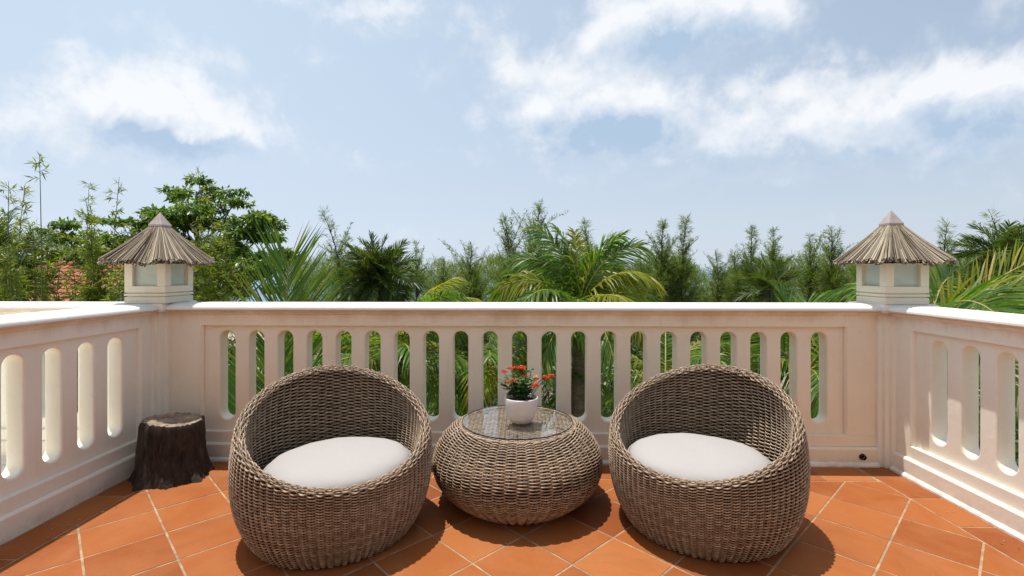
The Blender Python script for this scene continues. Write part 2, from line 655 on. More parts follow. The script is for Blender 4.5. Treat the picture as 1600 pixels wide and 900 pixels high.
M['cas_bark'] = mat_bark('casuarina_bark', (.045, .036, .028), (.14, .11, .09), 8)
M['bamboo'] = mat_leaf('bamboo_leaf', (.065, .115, .014), (.175, .225, .026), (.32, .31, .05), .45, .45)
M['culm'] = mat_simple('bamboo_culm', (.10, .13, .03), .45, .35, 9, .1)
M['broad'] = mat_leaf('almond_leaf', (.036, .090, .012), (.095, .180, .020), (.27, .31, .035), .35, .35)
M['broad_bark'] = mat_bark('almond_bark', (.05, .04, .03), (.17, .14, .11), 9)
M['banana'] = mat_leaf('banana_leaf', (.035, .10, .015), (.06, .15, .022), None, .4, .45)
M['shrub'] = mat_leaf('shrub_leaf', (.018, .048, .010), (.050, .095, .016), (.12, .15, .03), .45, .35)
M['grass'] = mat_leaf('ground_grass', (.030, .060, .012), (.085, .12, .025), (.20, .18, .08), .6, .3)
M['ground'] = mat_ground()
M['sea'] = mat_sea()
M['rooftile'] = mat_leaf('clay_roof_tile', (.30, .095, .045), (.44, .17, .085), (.52, .27, .16), .7, 0.0, (1, 1, 1), .2)
M['house'] = mat_simple('house_render', (.62, .52, .38), .85, .15, 2, .2)
M['dark_glass'] = mat_simple('window_glass', (.03, .04, .05), .1, .1, 3, 0, .6)

# ================================================================ land and sea
GZ = -4.0


def ground_sheet():
    xs = np.concatenate([[-6000, -1500, -400], np.linspace(-120, 120, 41), [400, 1500, 6000]])
    ys = np.concatenate([[-6000, -1500, -400, -100], np.linspace(-60, 90, 51), [200]])
    X, Y = np.meshgrid(xs, ys, indexing='ij')
    Z = np.full(X.shape, GZ)
    near = (abs(X) < 110) & (Y > -55)
    for i in range(X.shape[0]):
        for j in range(X.shape[1]):
            if near[i, j] and Y[i, j] > 4:
                Z[i, j] += .25 * noise.noise(Vector((X[i, j] * .13, Y[i, j] * .13, 0)))
    Z -= np.clip((Y - 34) / 30, 0, 1) * 1.6
    Z -= np.clip((Y - 80) / 60, 0, 1) * 3
    V = np.stack([X, Y, Z], -1).reshape(-1, 3)
    ny = len(ys)
    i, j = np.meshgrid(np.arange(len(xs) - 1), np.arange(ny - 1), indexing='ij')
    Q = np.stack([i * ny + j, (i + 1) * ny + j, (i + 1) * ny + j + 1, i * ny + j + 1], -1).reshape(-1, 4)
    o = link('ground', np_mesh('ground', V, Q, M['ground'], smooth=True))
    tag(o, kind='structure')


ground_sheet()
sea = link('sea', np_mesh('sea', [(-12000, 46, -4.9), (12000, 46, -4.9), (12000, 14000, -4.9), (-12000, 14000, -4.9)], np.array([[0, 1, 2, 3]]), M['sea']))
tag(sea, kind='structure')

# ================================================================ terrace
XL, XR, YB = -2.41, 2.35, 3.18          # frame planes of the left, right and back balustrade
LIPL, LIPR, LIPB = XL + .04, XR - .04, YB - .04
Y0 = -0.9                                # the terrace reaches a little behind the camera

slab = MB()
slab.box(-9.0, XR + .25, -1.6, YB + .24, -.30, -.03)
tag(slab.build('terrace_slab', M['paint']), kind='structure')
und = MB()
und.box(-8.9, XR + .15, Y0 + .1, YB + .10, GZ - .3, -.301)
tag(und.build('villa_wall', M['paint']), kind='structure')

# unseen villa wall with glazed door, added behind the camera to cut sky fill
fac = empty('unseen_villa_facade', (0, -1.25, 0))
tag(fac, kind='structure')
for x0, x1, z0, z1 in ((-9, -1.1, -.3, 3.5), (1.1, 4.2, -.3, 3.5), (-1.1, 1.1, 2.35, 3.5)):
    MB().box(x0, x1, -.25, .1, z0, z1).build('wall', M['paint'], fac)
for x0, x1 in ((-1.1, -1.02), (-.05, .05), (1.02, 1.1)):
    MB().box(x0, x1, -.12, -.04, -.02, 2.34).build('unseen_door_frame', M['cap'], fac)
for x0, x1 in ((-1.02, -.05), (.05, 1.02)):
    MB().box(x0, x1, -.09, -.08, -.02, 2.34).build('unseen_door_pane', M['dark_glass'], fac)

floor_o = MB().box(LIPL - .03, LIPR + .03, Y0, LIPB + .03, -.029, -.0022).build('terrace_floor', M['grout'])
tag(floor_o, kind='structure')


def clip_poly(poly, ax, lim, keep_less):
    out = []
    n = len(poly)
    for i in range(n):
        a, b = poly[i], poly[(i + 1) % n]
        ia = (a[ax] <= lim) == keep_less
        ib = (b[ax] <= lim) == keep_less
        if ia:
            out.append(a)
        if ia != ib:
            t = (lim - a[ax]) / (b[ax] - a[ax])
            out.append((a[0] + t * (b[0] - a[0]), a[1] + t * (b[1] - a[1])))
    return out


def area(p):
    return abs(sum(p[i - 1][0] * p[i][1] - p[i][0] * p[i - 1][1] for i in range(len(p)))) / 2


def lay_tiles():
    H = .2135                                # half diagonal of a tile
    BX1, BX0, BY1 = 2.136, -2.20, 2.936
    half = H - .0046 * math.sqrt(2)
    full = None
    for i in range(-24, 3):
        for j in range(-20, 3):
            if (i + j) % 2 == 0:
                continue
            cx, cy = 2.136 + i * H, 2.723 + (j) * H
            if cx + half < BX0 or cx - half > BX1 or cy - half > BY1 or cy + half < Y0:
                continue
            sq = [(cx - half, cy), (cx, cy - half), (cx + half, cy), (cx, cy + half)]
            p = sq
            for ax, lim, less in ((0, BX1 - .005, True), (0, BX0 + .005, False), (1, BY1 - .005, True), (1, Y0 + .004, False)):
                p = clip_poly(p, ax, lim, less)
                if len(p) < 3:
                    break
            if len(p) < 3 or area(p) < .0012:
                continue
            dz = random.uniform(-.0007, .0007)
            if len(p) == 4 and abs(area(p) - area(sq)) < 1e-6:
                if full is None:
                    full = MB().prism([(-half, 0), (0, -half), (half, 0), (0, half)], -.012, 0, .0016, bottom=False).mesh('tile', M['tile'])
                o = link('tile', full, floor_o)
                o.location = (cx, cy, dz)
            else:
                o = MB().prism(p, -.012, dz, .0016, bottom=False).build('tile', M['tile'], floor_o)
    # border courses along the three walls
    g = .0042

    def border(x0, x1, y0, y1, along, start, step):
        lim0, lim1 = (x0, x1) if along == 'x' else (y0, y1)
        a = start
        while a > lim0:
            a -= step
        while a < lim1:
            b = min(a + step, lim1)
            a0 = max(a, lim0)
            if b - a0 > .03:
                r = (a0 + g, b - g, y0 + g, y1 - g) if along == 'x' else (x0 + g, x1 - g, a0 + g, b - g)
                o = MB().prism([(r[0], r[2]), (r[1], r[2]), (r[1], r[3]), (r[0], r[3])], -.012, random.uniform(-.0008, .0008), .0016, bottom=False).build('tile', M['tile'], floor_o)
            a += step
    border(BX1, LIPR + .01, Y0, LIPB + .01, 'y', 2.723, .296)
    border(LIPL - .01, BX0, Y0, LIPB + .01, 'y', 2.66, .296)
    border(BX0, BX1, BY1, LIPB + .01, 'x', 1.825, .296)


lay_tiles()

# ---------------------------------------------------------------- balustrades
Z_PL, Z_RB, Z_RT, Z_CAP0, Z_CAP1 = .12, .19, .89, .990, 1.034
SLOT0, SLOT1, SLOT_W, PITCH = .262, .851, .100, .195
D_P0, D_P1 = -.122, -.027                 # panel back and front (measured from the frame plane)
D_F1 = -.149                              # back of the frame


def balustrade(label, mapf, L, slot_first, n_slots, rec0, rec1, group, skirting=True, paint='paint'):
    """mapf(s, d, z) -> world; s runs along the wall, d points onto the terrace"""
    root = empty('balustrade', mapf(L / 2, -.075, 0), label, 'balustrade', group)
    org = Vector(root.location)

    def wp(s, d, z):
        return tuple(Vector(mapf(s, d, z)) - org)

    def profile(pts, s0, s1, mb):
        n = len(pts)
        V = [wp(s, d, z) for s in (s0, s1) for d, z in pts]
        F = [(i, (i + 1) % n, n + (i + 1) % n, n + i) for i in range(n)] + [tuple(range(n)), tuple(range(2 * n - 1, n - 1, -1))]
        return mb.add(V, F)

    def part(name, pts, s0=0, s1=L, mat=None):
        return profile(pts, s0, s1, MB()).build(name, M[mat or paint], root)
    if skirting:
        part('skirting', [(-.01, -.029), (.040, -.029), (.040, .010), (.034, .020), (.022, .026), (-.01, .030)], mat='cap')
    part('plinth', [(D_F1 - .025, -.028), (-.005, -.028), (.022, -.028), (.022, .106), (.016, .115), (.006, .119), (-.02, Z_PL), (D_F1 - .025, Z_PL)])
    part('bottom_rail', [(D_F1, Z_PL + .001), (0, Z_PL + .001), (0, Z_RB - .004), (-.003, Z_RB), (D_F1, Z_RB)])
    part('top_rail', [(D_F1, Z_RT), (0, Z_RT), (0, .962), (.012, .966), (.016, .974), (.026, .980), (.026, Z_CAP0), (D_F1, Z_CAP0)])
    cop = [(.030, Z_CAP0 - .001), (.052, .9925)]
    for k in range(13):
        q = PI / 2 * (1 - k / 12)
        cop.append((-.074 + .132 * math.sin(q) ** .62, .998 + .040 * math.cos(q) ** .72))
    cop += [(-.074 - (d + .074), z) for d, z in reversed(cop[:-1])]
    part('coping', cop, mat='cap')
    for a, b in ((0, rec0), (rec1, L)):
        if b - a > .01:
            e0, e1 = (.012 if a > 0 else 0), (.012 if b < L else 0)
            V = [wp(s, d, z) for z in (Z_RB, Z_RT) for s, d in ((a, D_F1), (b, D_F1), (b, -.012), (b - e1, 0), (a + e0, 0), (a, -.012))]
            F = [(i, (i + 1) % 6, 6 + (i + 1) % 6, 6 + i) for i in range(6)] + [tuple(range(6)), tuple(range(11, 5, -1))]
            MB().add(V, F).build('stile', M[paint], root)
    # pierced panel: scalloped strips above and below, upright balusters between
    r = SLOT_W / 2
    zb, zt = SLOT0 + r, SLOT1 - r
    cs = [slot_first + r + k * PITCH for k in range(n_slots)]
    C = .010
    steps = [(D_P0, C), (D_P0 + C * .3, C * .3), (D_P0 + C, 0), (D_P1 - C, 0), (D_P1 - C * .3, C * .3), (D_P1, C)]
    NA = 12

    def strip(lower):
        zc, zedge, sg = (zb, Z_RB, -1) if lower else (zt, Z_RT, 1)
        V, F = [], []
        ring = None
        for d, c in steps:
            pts = [(rec0, zc)]
            for s_ in cs:
                for k in range(NA + 1):
                    a = PI * k / NA
                    pts.append((s_ - (r + c) * math.cos(a), zc + sg * (r + c) * math.sin(a)))
            pts.append((rec1, zc))
            top = [(p[0], zedge) for p in pts]
            ring = len(pts)
            V += [wp(s_, d, z) for s_, z in pts] + [wp(s_, d, z) for s_, z in top]
        n2 = 2 * ring
        for k in range(len(steps) - 1):
            for i in range(ring - 1):
                F.append((k * n2 + i, k * n2 + i + 1, (k + 1) * n2 + i + 1, (k + 1) * n2 + i))
        for k in (0, len(steps) - 1):
            for i in range(ring - 1):
                F.append((k * n2 + i, k * n2 + i + 1, k * n2 + ring + i + 1, k * n2 + ring + i))
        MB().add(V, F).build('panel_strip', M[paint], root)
    strip(True)
    strip(False)
    edges = [rec0] + [v for s_ in cs for v in (s_ - r, s_ + r)] + [rec1]
    shared = None
    for k in range(0, len(edges), 2):
        a, b = edges[k], edges[k + 1]
        ca, cb = (0 if k == 0 else 1), (0 if k == len(edges) - 2 else 1)
        inner = ca and cb
        if inner and shared is not None:
            o = link('baluster', shared, root)
        else:
            oa = (a + b) / 2 if inner else 0
            o_w = Vector(wp((a + b) / 2, 0, 0)) if inner else Vector((0, 0, 0))
            ring = [(a + c * ca, d) for d, c in steps] + [(b - c * cb, d) for d, c in reversed(steps)]
            n = len(ring)
            V = [tuple(Vector(wp(s_, d, z)) - o_w) for z in (zb, zt) for s_, d in ring]
            F = [(i, (i + 1) % n, n + (i + 1) % n, n + i) for i in range(n)]
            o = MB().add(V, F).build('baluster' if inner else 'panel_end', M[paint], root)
            if inner:
                shared = o.data
        if inner:
            o.location = wp((a + b) / 2, 0, 0)
    return root


XB0, XB1 = -2.335, 2.275                 # the back wall runs between the corner piers
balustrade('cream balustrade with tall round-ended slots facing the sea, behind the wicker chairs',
           lambda s, d, z: (XB0 + s, YB - d, z), XB1 - XB0, -2.017 - XB0, 21, -2.118 - XB0, 2.086 - XB0, 'cream balustrades round the terrace', paint='paint_warm_cast')
LY = Y0 - .3
YS = YB - .075
nS = 17
first_near = 2.815 - LY - (nS - 1) * PITCH
balustrade('shaded cream balustrade running along the left side of the terrace past the stump',
           lambda s, d, z: (XL + d, LY + s, z), YS - LY, first_near, nS, first_near - .10, 3.02 - LY, 'cream balustrades round the terrace', False)
first_near = 2.776 - LY - (nS - 1) * PITCH
balustrade('partly sunlit cream balustrade running along the right side of the terrace',
           lambda s, d, z: (XR - d, LY + s, z), YS - LY, first_near, nS, first_near - .10, 2.985 - LY, 'cream balustrades round the terrace')
balustrade('balustrade of the neighbouring terrace, only its coping seen behind the left railing',
           lambda s, d, z: (-8.9 + s, YB - d, z), 8.9 - 2.64, .35, 29, .22, 6.05, 'cream balustrades round the terrace')


def corner_pier(sx, xf, label):
    """stepped corner pier; sx = +1 when the terrace lies on its +x side"""
    root = empty('corner_pier', (xf - sx * .034, YB + .054, 0), label, 'pier', 'stepped corner piers')
    ox, oy = root.location.x, root.location.y

    def loc(poly):
        q = [(x - ox, y - oy) for x, y in poly]
        if sum(q[i - 1][0] * q[i][1] - q[i][0] * q[i - 1][1] for i in range(len(q))) < 0:
            q.reverse()
        return q
    X = lambda d: xf + sx * d
    Y = lambda d: YB - d
    out_x, out_y = X(-.23), Y(-.23)
    s = .025
    stair = [(X(3 * s), out_y), (X(3 * s), Y(s)), (X(2 * s), Y(s)), (X(2 * s), Y(2 * s)), (X(s), Y(2 * s)), (X(s), Y(3 * s)), (out_x, Y(3 * s)), (out_x, out_y)]
    MB().prism(loc(stair), -.028, .984).build('shaft', M['paint'], root)
    e = .083
    MB().prism(loc([(X(e), out_y - .03), (X(e), Y(e)), (out_x + sx * -.03, Y(e)), (out_x - sx * .03, out_y + .03), (X(e), out_y + .03)][1:]), .984, 1.040, .014).build('pier_cap', M['cap'], root)
    return root


corner_pier(1, XL, 'stepped corner pier under the left lantern, beside the stump')
corner_pier(-1, XR, 'stepped corner pier under the right lantern')


# ---------------------------------------------------------------- thatched lanterns
def lantern():
    root = empty('garden_lantern', (0, 0, 0), None, 'lantern', 'thatched lanterns on the corner piers')
    h = .134
    MB().box(-h, h, -h, h, 0, .042, .006).build('base', M['lantern'], root)
    MB().box(-h + .011, h - .011, -h + .011, h - .011, .042, .049).build('groove', M['lantern'], root)
    MB().box(-h - .002, h + .002, -h - .002, h + .002, .049, .064, .003).build('base_molding', M['lantern'], root)
    MB().box(-h + .011, h - .011, -h + .011, h - .011, .064, .071).build('groove', M['lantern'], root)
    MB().box(-h, h, -h, h, .071, .112, .003).build('sill', M['lantern'], root)
    pw = .052
    for sx in (-1, 1):
        for sy in (-1, 1):
            x0, x1 = sorted((sx * h, sx * (h - pw)))
            y0, y1 = sorted((sy * h, sy * (h - pw)))
            MB().box(x0, x1, y0, y1, .112, .285).build('post', M['lantern'], root)
    for k in range(4):
        b = MB().box(-h + pw, h - pw, -h + .026, -h + .034, .112, .252)
        o = b.build('pane', M['frost'], root)
        o.rotation_euler = (0, 0, k * PI / 2)
        o = MB().box(-h + pw, h - pw, -h + .001, -h + .05, .252, .285).build('lintel', M['lantern'], root)
        o.rotation_euler = (0, 0, k * PI / 2)
    # roof: boarded core and a skin of dry reeds
    e, z0, z1, zt = .240, .262, .510, .055
    core = MB()
    V = [(x * (e - .035), y * (e - .035), z0 - .004) for x, y in ((-1, -1), (1, -1), (1, 1), (-1, 1))] + [(x * .02, y * .02, z1 - .035) for x, y in ((-1, -1), (1, -1), (1, 1), (-1, 1))]
    core.add(V, [(3, 2, 1, 0), (4, 5, 6, 7), (0, 1, 5, 4), (1, 2, 6, 5), (2, 3, 7, 6), (3, 0, 4, 7)]).build('roof_core', M['wicker_dark'], root)
    g = Geo()
    rr = np.random.default_rng(3)
    for layer in range(3):
        n = 4 * 92
        for k in range(n):
            u = (k + rr.uniform(-.3, .3)) / n * 4
            side, t = int(u) % 4, (u % 1) * 2 - 1
            t = math.copysign(abs(t) ** .92, t)
            rot = side * PI / 2
            lo = e * (1 + rr.uniform(-.06, .055)) * (1.0 - .10 * abs(t) ** 6)
            zz = z0 + rr.uniform(-.014, .008) + layer * .006 + .009 * math.sin(u * 7.3) + .005 * math.sin(u * 17)
            tip = np.array([t * lo, -lo, zz])
            topt = np.array([t * .038, -.038, z1 - .006 + layer * .004])
            start = rr.uniform(.0, .28) if layer == 2 else 0
            P = []
            for w in np.linspace(start if layer == 2 and rr.random() < .6 else 0, 1, 5):
                p = topt * (1 - w) + tip * w
                sag = .007 * math.sin(w * PI)
                p = p + np.array([0, sag * .4, -sag]) * .9
                P.append(p + np.array([rr.uniform(-.002, .002), 0, rr.uniform(-.001, .003)]))
            P = np.array(P)
            c, s_ = math.cos(rot), math.sin(rot)
            P = P @ np.array([[c, s_, 0], [-s_, c, 0], [0, 0, 1]])
            g.tube(P, np.linspace(.0026, rr.uniform(.0027, .0052), 5), 4)
    o = g.build('thatch', M['thatch'], root)
    tag(o, kind='stuff')
    f = MB()
    q = .046
    f.add([(-q, -q, 0), (q, -q, 0), (q, q, 0), (-q, q, 0), (-q, -q, .012), (q, -q, .012), (q, q, .012), (-q, q, .012), (0, 0, .100)],
          [(3, 2, 1, 0), (0, 1, 5, 4), (1, 2, 6, 5), (2, 3, 7, 6), (3, 0, 4, 7), (4, 5, 8), (5, 6, 8), (6, 7, 8), (7, 4, 8)])
    fo = f.build('finial', M['finial'], root)
    fo.location = (0, 0, z1 - .002)
    return root


ln = lantern()
ln.location = (XL - .034, YB + .054, 1.040)
ln['label'] = 'thatched garden lantern on the left corner pier, above the tree stump'
ln2 = copy_tree(ln)
ln2.location = (XR + .064, YB + .054, 1.040)
ln2['label'] = 'thatched garden lantern on the right corner pier'

# ---------------------------------------------------------------- black drain spout in the plinth
dp = empty('drain_spout', (2.175, YB - .022, .062), 'small round black drain spout at the foot of the back balustrade near the right corner', 'drain')
m_ = MB()
m_.lathe([(.016, .018), (.016, -.02), (.013, -.02), (.013, .0), (0, 0)], 20)
o = m_.build('pipe', M['black'], dp)
o.rotation_euler = (R(90), 0, 0)
o = MB().lathe([(.016, .0), (.020, .0), (.020, .004), (.016, .005)], 20).build('flange', M['black'], dp)
o.rotation_euler = (R(90), 0, 0)


# ================================================================ wicker furniture
def weave(surface, n_cols, v_list, amp, hv, ht, sub=6, sides=5, keep=None):
    """horizontal strands weaving in and out of n_cols uprights on surface(theta, v) -> (pos, normal, up)"""
    g = Geo()
    mS = n_cols * sub
    th = np.arange(mS) / mS * 2 * PI
    a = np.arange(sides) / sides * 2 * PI + .3
    i, j = np.meshgrid(np.arange(mS), np.arange(sides), indexing='ij')
    i2, j2 = (i + 1) % mS, (j + 1) % sides
    Q = np.stack([i * sides + j, i2 * sides + j, i2 * sides + j2, i * sides + j2], -1).reshape(-1, 4)
    for k, v in enumerate(v_list):
        P, N, U = surface(th, v)
        w = np.cos(n_cols / 2 * th + PI * k)
        w = np.sign(w) * np.abs(w) ** .7
        P = P + N * (amp * w)[:, None]
        ph = hv if np.isscalar(hv) else hv(th, v)
        ph = np.broadcast_to(ph, (mS,))
        V = P[:, None] + U[:, None] * (ph[:, None] * np.cos(a)[None])[..., None] + N[:, None] * (ht * np.sin(a))[None, :, None]
        g.add(V, Q)
    return g


def surf_from(fr, fz):
    """surface of revolution-like: radius fr(theta, v), height fz(theta, v)"""
    def f(th, v):
        def pos(t, vv):
            r, z = fr(t, vv), fz(t, vv)
            return np.stack([r * np.cos(t), r * np.sin(t), z], -1)
        P = pos(th, v)
        e = 1e-3
        dT = pos(th + e, v) - pos(th - e, v)
        dV = pos(th, v + e) - pos(th, v - e)
        N = np.cross(dT, dV)
        N /= np.linalg.norm(N, axis=1, keepdims=True) + 1e-12
        T = dT / (np.linalg.norm(dT, axis=1, keepdims=True) + 1e-12)
        U = np.cross(N, T)
        return P, N, U
    return f


def stakes(surface, n_cols, rad, vs, sides=4):
    g = Geo()
    th = np.arange(n_cols) / n_cols * 2 * PI
    cols = [surface(th, v)[0] for v in vs]
    for c in range(n_cols):
        g.tube(np.array([q[c] for q in cols]), rad, sides)
    return g


CH_Z = np.array([0, .05, .12, .20, .30, .40, .50, .60, .66, .73])
CH_R = np.array([.350, .386, .419, .442, .453, .451, .438, .416, .400, .378])
CH_FIT = np.polyfit(CH_Z, CH_R, 5)


def make_chair():
    root = empty('armchair', (0, 0, 0), None, 'armchair', 'round wicker tub chairs')
    zr = lambda t: .524 + .178 * np.sin(t)              # the rim: low at -y (front), high at the back
    Rz = lambda z: np.polyval(CH_FIT, z)
    o_z = lambda t, v: .012 + v * (zr(t) - .012)
    outer = surf_from(lambda t, v: Rz(o_z(t, v)), o_z)
    i_z = lambda t, v: zr(t) - v * (zr(t) - .27)
    inner = surf_from(lambda t, v: Rz(i_z(t, v)) - .029 - .05 * v, i_z)
    N = 84
    rows = 60
    g = weave(outer, N, (np.arange(rows) + .5) / rows, .0088, lambda t, v: .0031 * (.5 + .5 * zr(t) / .35), .0026)
    g.build('outer_weave', M['wicker'], root, True)
    rows = 45
    g = weave(inner, 62, (np.arange(rows) + .4) / rows, .0092, lambda t, v: .0044 * np.clip((zr(t) - .27) / .42, .25, 1), .0028)
    g.build('inner_weave', M['wicker'], root, True)
    g = stakes(outer, N, .0032, np.linspace(0, 1, 12))
    s2 = stakes(inner, 62, .0032, np.linspace(0, 1, 8))
    g.v += s2.v
    g.q += [q + g.n for q in s2.q]
    g.qm += s2.qm
    g.n += s2.n
    g.build('stakes', M['wicker_dark'], root, True)
    # lining between the two skins: near-black sheets added so weave gaps look shaded
    lin = Geo()
    th = np.arange(48) / 48 * 2 * PI
    for f, off in ((outer, -.013), (inner, .011)):
        P = [f(th, v) for v in np.linspace(0, 1, 8)]
        V = np.stack([p[0] + p[1] * (off if f is outer else -off * -1 * -1) for p in P])
        i, j = np.meshgrid(np.arange(7), np.arange(48), indexing='ij')
        j2 = (j + 1) % 48
        lin.add(V.reshape(-1, 3), np.stack([i * 48 + j, i * 48 + j2, (i + 1) * 48 + j2, (i + 1) * 48 + j], -1).reshape(-1, 4))
    lin.build('shade_lining', M['wicker_dark'], root, True)
    # the weave rolls over the lip
    def lip_r(t, v):
        return Rz(zr(t)) - .0145 + .0155 * np.cos(v) + 0 * t

    def lip_z(t, v):
        return zr(t) + .0150 * np.sin(v) + 0 * t
    g = weave(surf_from(lip_r, lip_z), 84, np.linspace(R(-30), R(210), 10), .0060, .0036, .0030, sub=6, sides=5)
    g.build('braided_rim', M['wicker'], root, True)
    core = Geo()
    th = np.arange(97) / 96 * 2 * PI
    rc = Rz(zr(th)) - .0145
    core.tube(np.stack([rc * np.cos(th), rc * np.sin(th), zr(th)], -1), .0085, 8)
    core.build('rim_core', M['wicker_dark'], root, True)
    ring = MB().lathe([(.30, 0), (.352, 0), (.358, .012), (.352, .022), (.30, .02)], 48)
    ring.build('foot_ring', M['wicker_dark'], root)
    MB().lathe([(0, .262), (.30, .262), (.352, .268)], 48).build('seat_panel', M['wicker_dark'], root, recalc=False)
    return root


def make_cushion():
    root = empty('seat_cushion', (0, 0, 0), None, 'cushion', 'cream cushions of the wicker chairs')
    a, h = .330, .054
    prof = []
    for k in range(19):
        t = -PI / 2 + PI * k / 18
        r = a * (abs(math.cos(t)) ** .30)
        z = h * math.copysign(abs(math.sin(t)) ** .85, math.sin(t))
        dome = .016 * max(0, 1 - (r / a) ** 2) * (1 if z > 0 else 0)
        prof.append((max(r, .0005), z + dome))
    inner = [(a * f, h + .016 * (1 - f * f)) for f in (.32, .22, .1, .0005)]
    prof = [p for p in prof if p[1] < h * .985 or p[0] > a * .4][:17] + inner

    def wob(an, k):
        return 1 + .006 * math.sin(an * 3 + 1) + .004 * math.sin(an * 7 + k)
    mb = MB().lathe(prof, 72, wob=wob)
    for i, (x, y, z) in enumerate(mb.v):
        if z > 0:
            mb.v[i] = (x, y, z + .006 * noise.noise(Vector((x * 7, y * 7, 3))) + .002 * noise.noise(Vector((x * 26, y * 26, 1))))
    mb.build('cover', M['cushion'], root)
    p = MB()
    seg = 72
    ring = []
    for i in range(seg):
        an = 2 * PI * i / seg
        for q in range(6):
            b = 2 * PI * q / 6
            rr = (a + .0015) * wob(an, 9) + .0042 * math.cos(b)
            ring.append((rr * math.cos(an), rr * math.sin(an), .012 + .0042 * math.sin(b)))
    F = [(i * 6 + q, ((i + 1) % seg) * 6 + q, ((i + 1) % seg) * 6 + (q + 1) % 6, i * 6 + (q + 1) % 6) for i in range(seg) for q in range(6)]
    p.add(ring, F, True).build('piping', M['piping'], root)
    return root


def cam_to_world(Xc, Zc, z=0):
    t = R(1.2)
    return Vector((Xc * math.cos(t) - Zc * math.sin(t), Xc * math.sin(t) + Zc * math.cos(t), z))


chair = make_chair()
chair.location = cam_to_world(-.862, 2.395)
chair.rotation_euler = (0, 0, R(30))
chair['label'] = 'round wicker tub chair with cream cushion, nearer the tree stump'
chair2 = copy_tree(chair)
chair2.location = cam_to_world(.957, 2.445)
chair2.rotation_euler = (0, 0, R(-38))
chair2['label'] = 'round wicker tub chair with cream cushion, right of the coffee table'
cu = make_cushion()
for k, (c_, rz, lab) in enumerate(((chair, 30, 'oval-looking cream seat cushion in the wicker chair nearer the stump'), (chair2, -38, 'cream seat cushion in the wicker chair right of the table'))):
    q = cu if k == 0 else copy_tree(cu)
    fw = Vector((math.sin(R(rz)), -math.cos(R(rz)), 0))
    q.location = c_.location + fw * .075 + Vector((0, 0, .322))
    q.rotation_euler = (R(-2), 0, R(rz + 40 * k))
    q['label'] = lab

TB_Z = np.array([0, .05, .10, .16, .21, .27, .32, .36, .39, .405])
TB_R = np.array([.285, .360, .412, .448, .456, .446, .420, .388, .350, .318])


def make_table():
    root = empty('coffee_table', cam_to_world(.03, 2.70), 'low round wicker coffee table with a glass top between the two chairs', 'table')
    # arc-length parametrised profile
    zz = np.interp(np.linspace(0, 1, 400), np.linspace(0, 1, len(TB_Z)), TB_Z)
    ft = np.polyfit(np.linspace(0, 1, len(TB_R)), TB_R, 6)
    fz = np.polyfit(np.linspace(0, 1, len(TB_Z)), TB_Z, 6)
    u = np.linspace(0, 1, 400)
    rr, zz = np.polyval(ft, u), np.polyval(fz, u)
    s = np.concatenate([[0], np.cumsum(np.hypot(np.diff(rr), np.diff(zz)))])
    s /= s[-1]
    fr = lambda t, v: np.interp(v, s, rr) + 0 * t
    fzz = lambda t, v: np.interp(v, s, zz) + 0 * t
    body = surf_from(fr, fzz)
    N = 50
    rows = 78
    weave(body, N, (np.arange(rows) + .5) / rows, .0088, .0033, .0027, sub=8).build('woven_body', M['wicker'], root, True)
    stakes(body, N, .0036, np.linspace(.01, .99, 14)).build('stakes', M['wicker_dark'], root, True)
    lin = Geo()  # near-black sheet added inside the weave, darkens its gaps like shade
    th = np.arange(48) / 48 * 2 * PI
    P = [body(th, v) for v in np.linspace(.01, .99, 12)]
    V = np.stack([p[0] - p[1] * .013 for p in P])
    i, j = np.meshgrid(np.arange(11), np.arange(48), indexing='ij')
    j2 = (j + 1) % 48
    lin.add(V.reshape(-1, 3), np.stack([i * 48 + j, i * 48 + j2, (i + 1) * 48 + j2, (i + 1) * 48 + j], -1).reshape(-1, 4))
    lin.build('shade_lining', M['wicker_dark'], root, True)
    # flat woven top below the glass
    top = Geo()
    Rt, p, z = .322, .0118, .400
    n = int(Rt / p)
    for k in range(-n, n + 1):
        a = k * p
        hl = math.sqrt(max(Rt * Rt - a * a, 0))
        if hl < .02:
            continue
        m_s = max(8, int(hl * 2 / (p * .5)))
        t = np.linspace(-hl, hl, m_s)
        w = .0030 * np.cos(PI * t / (p * 1.9) + PI * k)
        top.tube(np.stack([t, np.full_like(t, a), z + w], -1), .0048, 5)
        if k % 2 == 0:
            top.tube(np.stack([np.full(m_s, a), t, np.full(m_s, z - .001)], -1), .0040, 4)
    top.build('woven_top', M['wicker'], root, True)
    MB().lathe([(0, .388), (.33, .388)], 48).build('top_panel', M['wicker_dark'], root, recalc=False)
    rm = Geo()
    th = np.arange(421) / 420 * 2 * PI
    for k in range(5):
        ph = 2 * PI * k / 5 + th * 25
        rr_ = .316 + .006 * np.cos(ph)
        rm.tube(np.stack([rr_ * np.cos(th), rr_ * np.sin(th), .406 + .005 * np.sin(ph)], -1), .0034, 5)
    rm.build('braided_edge', M['wicker'], root, True)
    MB().lathe([(0, .4185), (.300, .4185), (.304, .420), (.304, .425), (.301, .4265), (0, .4265)], 96, smooth=False).build('glass_top', M['glass'], root)
    MB().lathe([(.3045, .4195), (.3062, .4195), (.3062, .4258), (.3045, .4258), (.3045, .4195)], 96, smooth=False).build('glass_rim', M['glass_edge'], root)
    for a in (40, 140, 270):
        b = MB().lathe([(0, .4125), (.008, .4125), (.008, .4183), (0, .4183)], 12)
        o = b.build('rubber_pad', M['glass_edge'], root)
        o.location = (.235 * math.cos(R(a)), .235 * math.sin(R(a)), 0)
    return root


table = make_table()


